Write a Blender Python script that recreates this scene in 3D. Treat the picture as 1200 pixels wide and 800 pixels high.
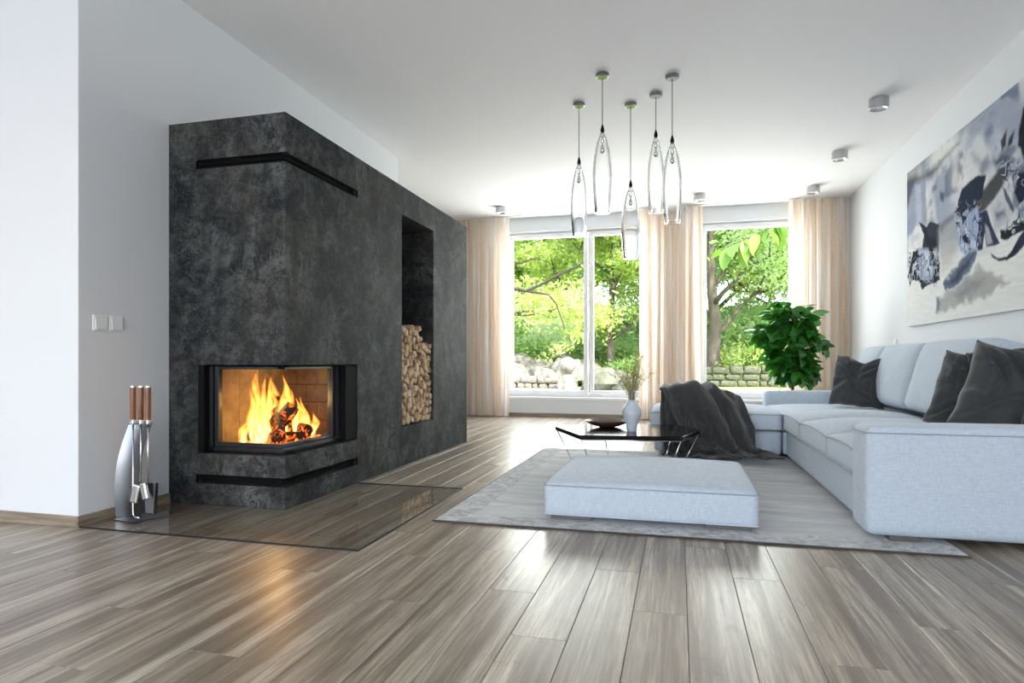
import bpy, bmesh, math, random
import numpy as np
from mathutils import Vector, Matrix, noise

# ------------------------------------------------------------------ clear
for o in list(bpy.data.objects):
    bpy.data.objects.remove(o, do_unlink=True)
SC = bpy.context.scene
COL = SC.collection
PI = math.pi

# ------------------------------------------------------------------ camera
EYE = 0.85
YAW = math.atan(195 / 740)
cd = bpy.data.cameras.new('camera')
cam = bpy.data.objects.new('camera', cd)
COL.objects.link(cam)
cam.location = (0, 0, EYE)
cam.rotation_euler = (PI / 2, 0, YAW)
cd.sensor_width = 36
cd.lens = 36 * 740 / 1200
cd.shift_y = 0.02
cd.clip_start = 0.05
cd.clip_end = 400
SC.camera = cam

# ------------------------------------------------------------------ view, world, sun, daylight
SC.view_settings.view_transform = 'Standard'
SC.view_settings.look = 'None'
SC.view_settings.gamma = 1
SC.view_settings.use_curve_mapping = False
SC.view_settings.exposure = 0.55

w = bpy.data.worlds.new('world')
SC.world = w
w.use_nodes = True
wn = w.node_tree
wn.nodes.clear()
wo = wn.nodes.new('ShaderNodeOutputWorld')
wb = wn.nodes.new('ShaderNodeBackground')
sk = wn.nodes.new('ShaderNodeTexSky')
sk.sky_type = 'NISHITA'
sk.sun_disc = False
sk.sun_elevation = math.radians(52)
sk.sun_rotation = math.radians(150)
sk.air_density = 1.0
sk.dust_density = 3.0
sk.ozone_density = 1.0
wn.links.new(sk.outputs[0], wb.inputs[0])
wb.inputs[1].default_value = 0.8
wn.links.new(wb.outputs[0], wo.inputs[0])

def light(name, kind, loc, rot, energy, color, **kw):
    l = bpy.data.lights.new(name, kind)
    l.energy = energy
    l.color = color
    for k, v in kw.items():
        setattr(l, k, v)
    o = bpy.data.objects.new(name, l)
    o.location = loc
    o.rotation_euler = rot
    COL.objects.link(o)
    return o

# sun: from over the house, behind the camera and to the right
sun = light('sun', 'SUN', (0, 0, 20), (math.radians(-38), math.radians(-22), 0), 6.5, (1.0, 0.95, 0.85), angle=0.01)
sun.rotation_euler = Vector((-0.42, 0.50, -0.80)).to_track_quat('-Z', 'Y').to_euler()
# added lamp, assumed daylight behind the camera, aimed nearly upwards to brighten the ceiling
light('assumed_front_fill', 'AREA', (-1.5, -5.50, 1.45), (PI / 2 + 1.38, 0, 0), 340, (0.76, 0.88, 1.0),
      shape='RECTANGLE', size=6.5, size_y=2.5)
# added fill lamp by the windowless far left wall, tilted up to brighten the ceiling
light('side_fill', 'AREA', (-6.05, -3.4, 1.5), (0, -PI / 2 - 1.2, 0), 70, (0.76, 0.88, 1.0),
      shape='RECTANGLE', size=2.4, size_y=4.5)
# daylight entering by the garden windows
light('daylight_window_left', 'AREA', (-1.55, 9.95, 1.75), (math.radians(-80), 0, 0), 105, (0.97, 0.98, 1.0),
      shape='RECTANGLE', size=2.1, size_y=2.3)
light('daylight_window_right', 'AREA', (0.95, 9.95, 1.75), (math.radians(-80), 0, 0), 62, (0.97, 0.98, 1.0),
      shape='RECTANGLE', size=1.15, size_y=2.3)

# ------------------------------------------------------------------ helpers
def rnd(seed):
    return random.Random(seed)

class MB:
    """collects faces, then links them as ONE mesh object"""
    def __init__(self):
        self.v = []; self.f = []; self.mi = []; self.cur = 0
    def add(self, vs, fs):
        b = len(self.v)
        self.v.extend([tuple(p) for p in vs])
        for f in fs:
            self.f.append(tuple(b + i for i in f)); self.mi.append(self.cur)
        return self
    def box(self, x0, x1, y0, y1, z0, z1):
        vs = [(x, y, z) for z in (z0, z1) for y in (y0, y1) for x in (x0, x1)]
        return self.add(vs, [(0, 2, 3, 1), (4, 5, 7, 6), (0, 1, 5, 4), (2, 6, 7, 3), (0, 4, 6, 2), (1, 3, 7, 5)])
    def tube(self, pts, r, n=8, cap=True, closed=False):
        pts = [Vector(p) for p in pts]
        m = len(pts)
        rs = r if hasattr(r, '__len__') else [r] * m
        rings = []
        up = None
        for i, p in enumerate(pts):
            if closed:
                t = (pts[(i + 1) % m] - pts[i - 1])
            elif i == 0: t = pts[1] - p
            elif i == m - 1: t = p - pts[-2]
            else: t = (pts[i + 1] - pts[i - 1])
            t = t.normalized()
            if up is None:
                a = Vector((0, 0, 1)) if abs(t.z) < .9 else Vector((1, 0, 0))
                up = (a - t * a.dot(t)).normalized()
            else:
                up = (up - t * up.dot(t))
                up = up.normalized() if up.length > 1e-6 else t.orthogonal().normalized()
            s = t.cross(up)
            rings.append([p + (up * math.cos(2 * PI * k / n) + s * math.sin(2 * PI * k / n)) * rs[i] for k in range(n)])
        vs = [q for rg in rings for q in rg]
        fs = []
        for i in range(m if closed else m - 1):
            j = (i + 1) % m
            for k in range(n):
                k2 = (k + 1) % n
                fs.append((i * n + k, i * n + k2, j * n + k2, j * n + k))
        if cap and not closed:
            fs.append(tuple(reversed(range(n))))
            fs.append(tuple((m - 1) * n + k for k in range(n)))
        return self.add(vs, fs)
    def lathe(self, prof, n=24, c=(0, 0, 0), closed=False):
        vs = []; m = len(prof)
        for r, z in prof:
            for k in range(n):
                a = 2 * PI * k / n
                vs.append((c[0] + r * math.cos(a), c[1] + r * math.sin(a), c[2] + z))
        fs = []
        for i in range(m if closed else m - 1):
            j = (i + 1) % m
            for k in range(n):
                k2 = (k + 1) % n
                fs.append((i * n + k, i * n + k2, j * n + k2, j * n + k))
        if not closed:
            if prof[0][0] > 1e-5: fs.append(tuple(reversed(range(n))))
            if prof[-1][0] > 1e-5: fs.append(tuple((m - 1) * n + k for k in range(n)))
        return self.add(vs, fs)
    def prism(self, poly, z0, z1):
        n = len(poly)
        vs = [(x, y, z0) for x, y in poly] + [(x, y, z1) for x, y in poly]
        fs = [tuple(reversed(range(n))), tuple(range(n, 2 * n))]
        for i in range(n):
            j = (i + 1) % n
            fs.append((i, j, n + j, n + i))
        return self.add(vs, fs)
    def xform(self, M):
        self.v = [tuple(M @ Vector(p)) for p in self.v]
        return self
    def mesh(self, name, mats=None, smooth=False):
        me = bpy.data.meshes.new(name)
        me.from_pydata(self.v, [], self.f)
        if mats:
            for m in (mats if isinstance(mats, (list, tuple)) else [mats]):
                me.materials.append(m)
            if isinstance(mats, (list, tuple)) and len(mats) > 1:
                me.polygons.foreach_set('material_index', self.mi)
        if smooth:
            me.polygons.foreach_set('use_smooth', [True] * len(me.polygons))
        me.update()
        return me
    def build(self, name, mats=None, parent=None, smooth=False, auto=None, bevel=None, loc=None):
        me = self.mesh(name, mats, smooth or auto is not None)
        o = link(name, me, parent)
        if loc: o.location = loc
        if bevel:
            md = o.modifiers.new('bevel', 'BEVEL'); md.width = bevel; md.segments = 2; md.limit_method = 'ANGLE'
        if auto is not None:
            bm = bmesh.new(); bm.from_mesh(me)
            lim = math.radians(auto)
            for e in bm.edges:
                if len(e.link_faces) == 2 and e.calc_face_angle(0) > lim: e.smooth = False
            bm.to_mesh(me); bm.free()
        return o

def link(name, me, parent=None):
    o = bpy.data.objects.new(name, me)
    COL.objects.link(o)
    if parent: o.parent = parent
    return o

def tag(o, label=None, cat=None, group=None, kind=None):
    if label: o['label'] = label
    if cat: o['category'] = cat
    if group: o['group'] = group
    if kind: o['kind'] = kind
    return o

def thing(name, label, cat, loc=(0, 0, 0), rz=0, group=None):
    o = bpy.data.objects.new(name, None)
    COL.objects.link(o)
    o.empty_display_size = .1
    o.location = loc; o.rotation_euler = (0, 0, rz)
    return tag(o, label, cat, group)

def copy_thing(root, loc, rz=0, label=None):
    r = root.copy(); COL.objects.link(r); r.location = loc; r.rotation_euler = (0, 0, rz)
    if label: r['label'] = label
    for ch in list(root.children):
        c = ch.copy(); COL.objects.link(c); c.parent = r
        for g in list(ch.children):
            d = g.copy(); COL.objects.link(d); d.parent = c
    return r

# ------------------------------------------------------------------ materials
class NT:
    def __init__(self, name):
        self.m = bpy.data.materials.new(name); self.m.use_nodes = True
        self.t = self.m.node_tree; self.t.nodes.clear()
        self.out = self.t.nodes.new('ShaderNodeOutputMaterial')
    def n(self, typ, **kw):
        nd = self.t.nodes.new(typ)
        for k, v in kw.items(): setattr(nd, k, v)
        return nd
    def l(self, a, b): self.t.links.new(a, b)
    def set(self, nd, **kw):
        for k, v in kw.items():
            nd.inputs[k.replace('_', ' ')].default_value = v
        return nd
    def coord(self, which='Object', scale=(1, 1, 1), rot=(0, 0, 0), rand=False):
        c = self.n('ShaderNodeTexCoord'); mp = self.n('ShaderNodeMapping')
        mp.inputs['Scale'].default_value = scale; mp.inputs['Rotation'].default_value = rot
        src = c.outputs[which]
        if rand:
            oi = self.n('ShaderNodeObjectInfo'); mm = self.n('ShaderNodeVectorMath', operation='MULTIPLY_ADD')
            cx = self.n('ShaderNodeCombineXYZ')
            self.l(oi.outputs['Random'], cx.inputs[0]); self.l(oi.outputs['Random'], cx.inputs[1]); self.l(oi.outputs['Random'], cx.inputs[2])
            self.l(cx.outputs[0], mm.inputs[0]); mm.inputs[1].default_value = (37.1, 91.7, 13.3)
            self.l(src, mm.inputs[2]); src = mm.outputs[0]
        self.l(src, mp.inputs[0])
        return mp.outputs[0]
    def noise(self, vec, scale=5, detail=4, rough=.5, dist=0):
        nz = self.n('ShaderNodeTexNoise'); self.l(vec, nz.inputs['Vector'])
        nz.inputs['Scale'].default_value = scale; nz.inputs['Detail'].default_value = detail
        nz.inputs['Roughness'].default_value = rough; nz.inputs['Distortion'].default_value = dist
        return nz.outputs['Fac']
    def ramp(self, fac, stops):
        r = self.n('ShaderNodeValToRGB'); self.l(fac, r.inputs[0])
        e = r.color_ramp.elements
        while len(e) < len(stops): e.new(.5)
        for i, (p, c) in enumerate(stops):
            e[i].position = p
            e[i].color = (c, c, c, 1) if not hasattr(c, '__len__') else (*c, 1)[:4]
        return r.outputs[0]
    def mix(self, fac, a, b, mode='MIX'):
        m = self.n('ShaderNodeMix', data_type='RGBA', blend_type=mode)
        for s, v in ((0, fac), (6, a), (7, b)):
            if isinstance(v, (int, float)): m.inputs[s].default_value = v
            elif isinstance(v, tuple): m.inputs[s].default_value = (*v, 1)[:4]
            else: self.l(v, m.inputs[s])
        return m.outputs[2]
    def math(self, op, a, b=None, c=None):
        m = self.n('ShaderNodeMath', operation=op)
        for i, v in enumerate((a, b, c)):
            if v is None: continue
            if isinstance(v, (int, float)): m.inputs[i].default_value = v
            else: self.l(v, m.inputs[i])
        return m.outputs[0]
    def bump(self, h, strength=.2, dist=.01):
        b = self.n('ShaderNodeBump'); self.l(h, b.inputs['Height'])
        b.inputs['Strength'].default_value = strength; b.inputs['Distance'].default_value = dist
        return b.outputs[0]
    def pbsdf(self, color, rough=.5, metal=0, bump=None, **kw):
        b = self.n('ShaderNodeBsdfPrincipled')
        if isinstance(color, tuple): b.inputs['Base Color'].default_value = (*color, 1)[:4]
        else: self.l(color, b.inputs['Base Color'])
        if isinstance(rough, (int, float)): b.inputs['Roughness'].default_value = rough
        else: self.l(rough, b.inputs['Roughness'])
        b.inputs['Metallic'].default_value = metal
        if bump is not None: self.l(bump, b.inputs['Normal'])
        for k, v in kw.items():
            b.inputs[k.replace('_', ' ')].default_value = v
        self.l(b.outputs[0], self.out.inputs[0])
        return b

def mat_plain(name, color, rough=.5, metal=0, var=.04, scale=20, bs=0.0, **kw):
    t = NT(name)
    v = t.coord()
    f = t.noise(v, scale, 3)
    c2 = tuple(max(0, c * (1 - var * 2)) for c in color)
    col = t.mix(f, color, c2)
    t.pbsdf(col, rough, metal, t.bump(f, bs, .002) if bs else None, **kw)
    return t.m

M = {}
M['wall'] = mat_plain('wall_paint', (.77, .79, .82), .75, var=.008, scale=60, bs=.03)
M['ceiling'] = mat_plain('ceiling_paint', (.93, .915, .92), .85, var=.008, scale=60)
M['white'] = mat_plain('white_lacquer', (.86, .87, .88), .35, var=.006)
M['plastic'] = mat_plain('white_plastic', (.84, .85, .86), .3, var=.004)
M['black'] = mat_plain('black_metal', (.012, .013, .016), .35, var=.1)
M['blackmatte'] = mat_plain('black_matte', (.006, .006, .007), .8, var=.1, Specular_IOR_Level=.15)
M['darkframe'] = mat_plain('dark_frame', (.022, .027, .036), .32, .2, var=.1)
M['chrome'] = mat_plain('chrome', (.80, .80, .81), .12, 1.0, var=.01)
M['steel'] = mat_plain('brushed_steel', (.27, .28, .30), .30, 1.0, var=.05, scale=40)
M['rod'] = mat_plain('grey_rod', (.50, .50, .52), .3, 1.0, var=.03)
M['rod2'] = mat_plain('grey_foot_metal', (.16, .155, .15), .4, .6, var=.03)
M['green_reflection'] = mat_plain('painted_green_reflection', (.27, .46, .015), .6, Specular_IOR_Level=.1)  # green garden reflection in the chrome, put into the colour
M['greydisc'] = mat_plain('grey_enamel', (.30, .285, .27), .5)
M['cord'] = mat_plain('grey_cord', (.16, .16, .165), .5)
M['alu'] = mat_plain('aluminium', (.50, .50, .50), .38, .7, var=.04)

def mat_wood_planks():
    t = NT('plank_wood')
    v = t.coord('Object', (1, 1, 1), rand=True)
    def stretch(sx, sy):
        mp = t.n('ShaderNodeMapping'); t.l(v, mp.inputs[0]); mp.inputs['Scale'].default_value = (sx, sy, 1)
        return mp.outputs[0]
    bands = t.noise(stretch(14, .45), 1.0, 4, .6, .5)
    fine = t.noise(stretch(48, 1.5), 1.0, 7, .65, .3)
    grain = t.noise(stretch(260, 6), 1.0, 3, .6, .2)
    kn = t.noise(stretch(7, 2.2), 1.3, 5, .7, 1.4)
    col = t.ramp(bands, [(.32, (.175, .132, .098)), (.44, (.30, .242, .184)), (.54, (.50, .43, .335)), (.68, (.66, .585, .475))])
    col = t.mix(t.math('MULTIPLY', t.ramp(fine, [(.38, 1.0), (.54, 0.0)]), .78), col, (.215, .17, .125))
    col2 = t.n('ShaderNodeMix', data_type='RGBA'); col2.inputs[0].default_value = .5
    col = t.mix(t.math('MULTIPLY', t.ramp(grain, [(.38, 1.0), (.56, 0.0)]), .55), col, (.14, .108, .082))
    col = t.mix(t.math('MULTIPLY', t.ramp(kn, [(.28, 1.0), (.40, 0.0)]), .6), col, (.10, .078, .065))
    oi = t.n('ShaderNodeObjectInfo')
    col = t.mix(1.0, col, t.ramp(oi.outputs['Random'], [(0, (.93, .92, .90)), (1, (1.06, 1.06, 1.06))]), 'MULTIPLY')
    rough = t.ramp(fine, [(.2, .36), (.8, .27)])
    b = t.pbsdf(col, rough, 0, t.bump(fine, .10, .0015))
    b.inputs['Specular IOR Level'].default_value = .5
    return t.m
M['plank'] = mat_wood_planks()

def mat_wood(name, c1, c2, c3, rough=.4, sc=(2, 40, 40), axis_rand=True):
    t = NT(name)
    v = t.coord('Object', sc, rand=axis_rand)
    f = t.noise(v, 1.0, 6, .6, .4)
    col = t.ramp(f, [(.3, c1), (.5, c2), (.72, c3)])
    t.pbsdf(col, rough, 0, t.bump(f, .15, .001))
    return t.m
M['baseboard'] = mat_wood('baseboard_wood', (.16, .12, .085), (.27, .215, .16), (.37, .31, .24), .4, (3, 3, 45))
M['handle'] = mat_wood('handle_wood', (.10, .035, .018), (.22, .085, .04), (.33, .14, .07), .4, (60, 60, 6))
M['bowl'] = mat_wood('bowl_wood', (.03, .016, .011), (.075, .035, .022), (.12, .06, .035), .3, (8, 30, 30))

def mat_stone():
    t = NT('slate_plaster')
    v = t.coord('Object')
    n1 = t.noise(v, 1.6, 9, .62, .5)
    n2 = t.noise(v, 5.5, 10, .72, .9)
    n3 = t.noise(v, 26, 8, .7, .3)
    n4 = t.noise(v, 3.1, 12, .78, 2.2)
    base = t.ramp(n1, [(.36, (.012, .017, .024)), (.47, (.026, .030, .035)), (.56, (.055, .053, .049)), (.68, (.105, .100, .090))])
    col = t.mix(t.ramp(n2, [(.44, 0.0), (.66, .85)]), base, (.145, .155, .158))
    col = t.mix(t.ramp(n3, [(.40, .6), (.56, 0.0)]), col, (.012, .014, .017))
    # pale wispy scratches
    edge = t.math('ABSOLUTE', t.math('SUBTRACT', n4, .5))
    wisp = t.math('MULTIPLY', t.ramp(edge, [(0.0, 1.0), (.035, 0.0)]), t.ramp(t.noise(v, 2.3, 4), [(.52, 0.0), (.68, 1.0)]))
    col = t.mix(t.math('MULTIPLY', wisp, .55), col, (.34, .35, .34))
    rough = t.ramp(n2, [(.3, .45), (.7, .62)])
    n5 = t.noise(v, 75, 5, .8)
    col = t.mix(t.math('MULTIPLY', t.ramp(n5, [(.52, 0.0), (.66, 1.0)]), .45), col, (.20, .20, .19))
    mv = t.n('ShaderNodeMapping'); t.l(v, mv.inputs[0]); mv.inputs['Scale'].default_value = (5, 5, .8)
    col = t.mix(t.ramp(t.noise(mv.outputs[0], 1.0, 6, .7, .8), [(.36, .45), (.56, 0.0)]), col, (.020, .021, .023))
    t.pbsdf(t.mix(1.0, col, (.78, .78, .77), 'MULTIPLY'), .68, 0, t.bump(n2, .25, .004), Specular_IOR_Level=.12)
    return t.m
M['stone'] = mat_stone()

def mat_fabric(name, c1, c2, scale=1.0, rough=.9, bump=.35, weave=520, st=.12):
    t = NT(name)
    v = t.coord('Object')
    mp = t.n('ShaderNodeMapping'); t.l(v, mp.inputs[0]); mp.inputs['Scale'].default_value = (1, 1, st)
    mq = t.n('ShaderNodeMapping'); t.l(v, mq.inputs[0]); mq.inputs['Scale'].default_value = (st, st, 1)
    a = t.noise(mp.outputs[0], weave * scale, 2)
    b = t.noise(mq.outputs[0], weave * scale, 2)
    f = t.math('MULTIPLY', t.math('ADD', a, b), .5)
    big = t.noise(v, 3, 3)
    col = t.mix(t.ramp(f, [(.38, 1.0), (.62, 0.0)]), c1, c2)
    col = t.mix(t.math('MULTIPLY', big, .10), col, c2)
    bs = t.pbsdf(col, rough, 0, t.bump(f, bump, .0015))
    bs.inputs['Sheen Weight'].default_value = .25
    bs.inputs['Specular IOR Level'].default_value = .25
    return t.m
M['sofa'] = mat_fabric('pale_linen', (.62, .69, .77), (.49, .56, .65), weave=260, bump=.2)
M['seam'] = mat_fabric('seam_linen', (.40, .45, .52), (.32, .36, .42))
M['pillow'] = mat_fabric('dark_cotton', (.066, .070, .072), (.040, .043, .045), rough=.85, bump=.2)
M['throw'] = mat_fabric('dark_plush', (.062, .062, .064), (.036, .036, .037), rough=.8, bump=.12, weave=90, st=.9)

def mat_rug():
    t = NT('rug_wool')
    v = t.coord('Object')
    st = t.n('ShaderNodeMapping'); t.l(v, st.inputs[0]); st.inputs['Scale'].default_value = (1.0, 5.0, 1)
    st2 = t.n('ShaderNodeMapping'); t.l(v, st2.inputs[0]); st2.inputs['Scale'].default_value = (6.0, 70.0, 1)
    n1 = t.noise(st.outputs[0], 1.6, 6, .65, .4)
    n2 = t.noise(st2.outputs[0], 2.0, 5, .7)
    n3 = t.noise(v, 320, 2)
    col = t.ramp(n1, [(.32, (.40, .395, .385)), (.50, (.55, .548, .545)), (.64, (.70, .70, .71))])
    col = t.mix(t.math('MULTIPLY', t.ramp(n2, [(.38, 1.0), (.60, 0.0)]), .28), col, (.30, .292, .27))
    # darker worked border band
    sx = t.n('ShaderNodeSeparateXYZ'); t.l(v, sx.inputs[0])
    dx = t.math('SUBTRACT', 1.24, t.math('ABSOLUTE', sx.outputs[0]))
    dy = t.math('SUBTRACT', 1.45, t.math('ABSOLUTE', sx.outputs[1]))
    d = t.math('MINIMUM', dx, dy)
    band = t.math('MULTIPLY', t.ramp(d, [(.17, 1.0), (.18, 0.0)]), 1.0)
    bp = t.noise(v, 14, 6, .75, 1.0)
    bcol = t.ramp(bp, [(.38, (.12, .12, .115)), (.48, (.36, .358, .35)), (.58, (.60, .60, .60))])
    col = t.mix(t.math('MULTIPLY', band, .75), col, bcol)
    col = t.mix(t.math('MULTIPLY', t.ramp(n3, [(.35, 1.0), (.6, 0.0)]), .25), col, (.16, .155, .14))
    t.pbsdf(col, .95, 0, t.bump(n3, .15, .0015), Specular_IOR_Level=.1, Sheen_Weight=.35)
    return t.m
M['rug'] = mat_rug()

def mat_curtain():
    t = NT('curtain_voile')
    uv = t.n('ShaderNodeTexCoord').outputs['UV']
    sx = t.n('ShaderNodeSeparateXYZ'); t.l(uv, sx.inputs[0])
    k = 2 * PI / .034
    a = t.math('SINE', t.math('MULTIPLY', sx.outputs[0], k))
    b = t.math('SINE', t.math('MULTIPLY', sx.outputs[1], k))
    chk = t.ramp(t.math('ADD', t.math('MULTIPLY', a, .5), t.math('MULTIPLY', b, .5)), [(.0, 0.0), (.55, 1.0)])
    mp = t.n('ShaderNodeMapping'); t.l(uv, mp.inputs[0]); mp.inputs['Scale'].default_value = (1.0, .06, 1)
    vert = t.ramp(t.noise(mp.outputs[0], 7.0, 3, .6), [(.40, (.86, .68, .52)), (.52, (.89, .78, .67)), (.62, (.90, .86, .83))])
    col = t.mix(t.math('MULTIPLY', chk, .55), vert, (.95, .92, .90))
    d = t.n('ShaderNodeBsdfDiffuse'); t.l(col, d.inputs[0])
    tr = t.n('ShaderNodeBsdfTranslucent'); t.l(col, tr.inputs[0])
    m1 = t.n('ShaderNodeMixShader'); m1.inputs[0].default_value = .42
    t.l(d.outputs[0], m1.inputs[1]); t.l(tr.outputs[0], m1.inputs[2])
    t.l(m1.outputs[0], t.out.inputs[0])
    return t.m
M['curtain'] = mat_curtain()

def mat_pane():
    t = NT('window_glass')
    tr = t.n('ShaderNodeBsdfTransparent'); gl = t.n('ShaderNodeBsdfGlossy')
    gl.inputs['Roughness'].default_value = .01
    fr = t.n('ShaderNodeFresnel'); fr.inputs[0].default_value = 1.11
    m = t.n('ShaderNodeMixShader'); t.l(t.math('MULTIPLY', fr.outputs[0], t.math('SUBTRACT', 1.0, t.n('ShaderNodeNewGeometry').outputs['Backfacing'])), m.inputs[0]); t.l(tr.outputs[0], m.inputs[1]); t.l(gl.outputs[0], m.inputs[2])
    tr.inputs[0].default_value = (.97, .985, .98, 1)
    t.l(m.outputs[0], t.out.inputs[0])
    return t.m
M['pane'] = mat_pane()

def mat_hearthglass():
    t = NT('hearth_glass')
    tr = t.n('ShaderNodeBsdfTransparent'); gl = t.n('ShaderNodeBsdfGlossy')
    gl.inputs['Roughness'].default_value = .015
    tr.inputs[0].default_value = (.95, .95, .94, 1)
    fr = t.n('ShaderNodeFresnel'); fr.inputs[0].default_value = 1.55
    m = t.n('ShaderNodeMixShader'); t.l(t.math('MULTIPLY', fr.outputs[0], t.math('SUBTRACT', 1.0, t.n('ShaderNodeNewGeometry').outputs['Backfacing'])), m.inputs[0]); t.l(tr.outputs[0], m.inputs[1]); t.l(gl.outputs[0], m.inputs[2])
    t.l(m.outputs[0], t.out.inputs[0])
    return t.m
M['hearth'] = mat_hearthglass()

def mat_glass():
    t = NT('clear_glass')
    g = t.n('ShaderNodeBsdfGlass'); g.inputs['IOR'].default_value = 1.26; g.inputs['Roughness'].default_value = 0
    g.inputs[0].default_value = (.985, .99, .99, 1)
    t.l(g.outputs[0], t.out.inputs[0])
    return t.m
M['glass'] = mat_glass()

M['lacquer'] = mat_plain('black_lacquer', (.010, .009, .009), .12, var=.05, Specular_IOR_Level=.12)
M['ceramic'] = mat_plain('glazed_ceramic', (.60, .67, .74), .18, var=.02)
M['soil'] = mat_plain('potting_soil', (.04, .03, .02), .95, var=.3)
M['stem'] = mat_plain('brown_stem', (.055, .035, .022), .7, var=.2)
M['pot'] = mat_plain('grey_pot', (.25, .26, .27), .5)
M['bristle'] = mat_plain('black_bristle', (.012, .012, .013), .7)
M['silver'] = mat_plain('polished_steel', (.85, .86, .88), .18, 1.0)

def mat_leaf(name, c1, c2, trans=.25, rough=.35, scale=3.0, use_random=False, gloss=.5):
    t = NT(name)
    v = t.coord('Object')
    f = t.noise(v, scale, 2)
    if use_random:
        oi = t.n('ShaderNodeObjectInfo'); f = oi.outputs['Random']
    col = t.mix(f, c1, c2)
    b = t.n('ShaderNodeBsdfPrincipled'); t.l(col, b.inputs['Base Color'])
    b.inputs['Roughness'].default_value = rough
    b.inputs['Specular IOR Level'].default_value = gloss
    tr = t.n('ShaderNodeBsdfTranslucent')
    t.l(t.mix(1.0, col, (1.5, 1.6, .8), 'MULTIPLY'), tr.inputs[0])
    m = t.n('ShaderNodeMixShader'); m.inputs[0].default_value = trans
    t.l(b.outputs[0], m.inputs[1]); t.l(tr.outputs[0], m.inputs[2])
    t.l(m.outputs[0], t.out.inputs[0])
    return t.m
M['ficus'] = mat_leaf('ficus_leaf', (.010, .075, .010), (.055, .27, .034), .28, .28, use_random=True)
M['gardenleaf'] = mat_leaf('garden_leaf', (.27, .37, .11), (.50, .55, .25), .5, .6, .55)
M['gardenleaf2'] = mat_leaf('garden_leaf_deep', (.10, .20, .06), (.30, .42, .15), .45, .6, .5)
M['gardenleaf3'] = mat_leaf('garden_leaf_blue', (.17, .29, .13), (.38, .47, .27), .45, .6, .5)
M['nearleaf'] = mat_leaf('near_leaf', (.13, .24, .035), (.24, .36, .08), .45, .4, use_random=True)
M['bark'] = mat_wood('tree_bark', (.03, .026, .02), (.08, .067, .052), (.16, .14, .11), .9, (6, 6, 1.5), False)

def mat_grass():
    t = NT('lawn_grass')
    v = t.coord('Object')
    n1 = t.noise(v, .5, 6, .6); n2 = t.noise(v, 9, 4, .7)
    col = t.ramp(n1, [(.35, (.34, .42, .10)), (.65, (.60, .62, .22))])
    col = t.mix(t.ramp(n2, [(.4, .5), (.6, 0.0)]), col, (.16, .24, .05))
    t.pbsdf(col, .9, 0, t.bump(n2, .6, .05))
    return t.m
M['grass'] = mat_grass()
def mat_rock(name, a, b, sc=4):
    t = NT(name)
    v = t.coord('Object')
    n1 = t.noise(v, sc, 7, .65, .4)
    col = t.ramp(n1, [(.35, a), (.62, b)])
    t.pbsdf(col, .85, 0, t.bump(n1, .7, .05))
    return t.m
M['rock'] = mat_rock('garden_rock', (.07, .066, .052), (.27, .25, .21))
M['rockdark'] = mat_rock('mossy_rock', (.03, .035, .02), (.13, .135, .09))
M['gravel'] = mat_rock('pale_gravel', (.34, .32, .27), (.50, .48, .43), 30)

# ------------------------------------------------------------------ room shell
H = 3.10
XL, XR, YB, YF, XW = -2.985, 2.26, 9.60, -5.60, -6.2
YC = 2.572          # front corner of the left wall
YE = 6.40          # its far end

def struct(mb, name, m, **kw):
    o = mb.build(name, m, **kw); o['kind'] = 'structure'; return o

floor = struct(MB().box(XW - .2, XR + .2, YF - .2, YB + .35, -.16, -.014), 'floor', M['blackmatte'])
struct(MB().box(XW - .2, XR + .2, YF - .2, YB + .2, H, H + .25), 'ceiling', M['ceiling'])
# left wall: chimney wall standing proud of the room's outer left wall
struct(MB().box(XW, XL, YC, YE, 0, H), 'wall_left', M['wall'], bevel=.004)
struct(MB().box(XW - .2, XW, YF - .2, YB + .2, 0, H), 'wall_far_left', M['wall'])
struct(MB().box(XR, XR + .2, YF - .2, YB + .2, 0, H), 'wall_right', M['wall'])
# front wall behind the camera with an assumed wide window opening, no glass
struct(MB().box(XW, -4.9, YF - .2, YF, 0, H).box(1.9, XR, YF - .2, YF, 0, H).box(-4.9, 1.9, YF - .2, YF, 2.75, H)
       .box(-4.9, 1.9, YF - .2, YF, 0, .15), 'wall_front', M['wall'])
# back wall with the two window openings
W1 = (-2.60, -.42, .30, 2.90)
W2 = (.32, 1.66, .30, 2.90)
def wall_back():
    b = MB()
    xs = [XW, W1[0], W1[1], W2[0], W2[1], XR]
    for i in range(5):
        if i in (1, 3):
            b.box(xs[i], xs[i + 1], YB, YB + .3, 0, .30)
            b.box(xs[i], xs[i + 1], YB, YB + .3, 2.90, H)
        else:
            b.box(xs[i], xs[i + 1], YB, YB + .3, 0, H)
    return b
struct(wall_back(), 'wall_back', M['wall'])

# skirting
def skirt(name, x0, x1, y0, y1):
    o = struct(MB().box(x0, x1, y0, y1, 0, .058), name, M['baseboard'], bevel=.003); return o
skirt('baseboard_left', XL, XL + .014, YC - .014, 3.168)
skirt('baseboard_front_left', XW, XL + .014 - .014, YC - .014, YC)
skirt('baseboard_back', XW, XR - .014, YB - .014, YB)
skirt('baseboard_right', XR - .014, XR, YF, YB)

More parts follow.
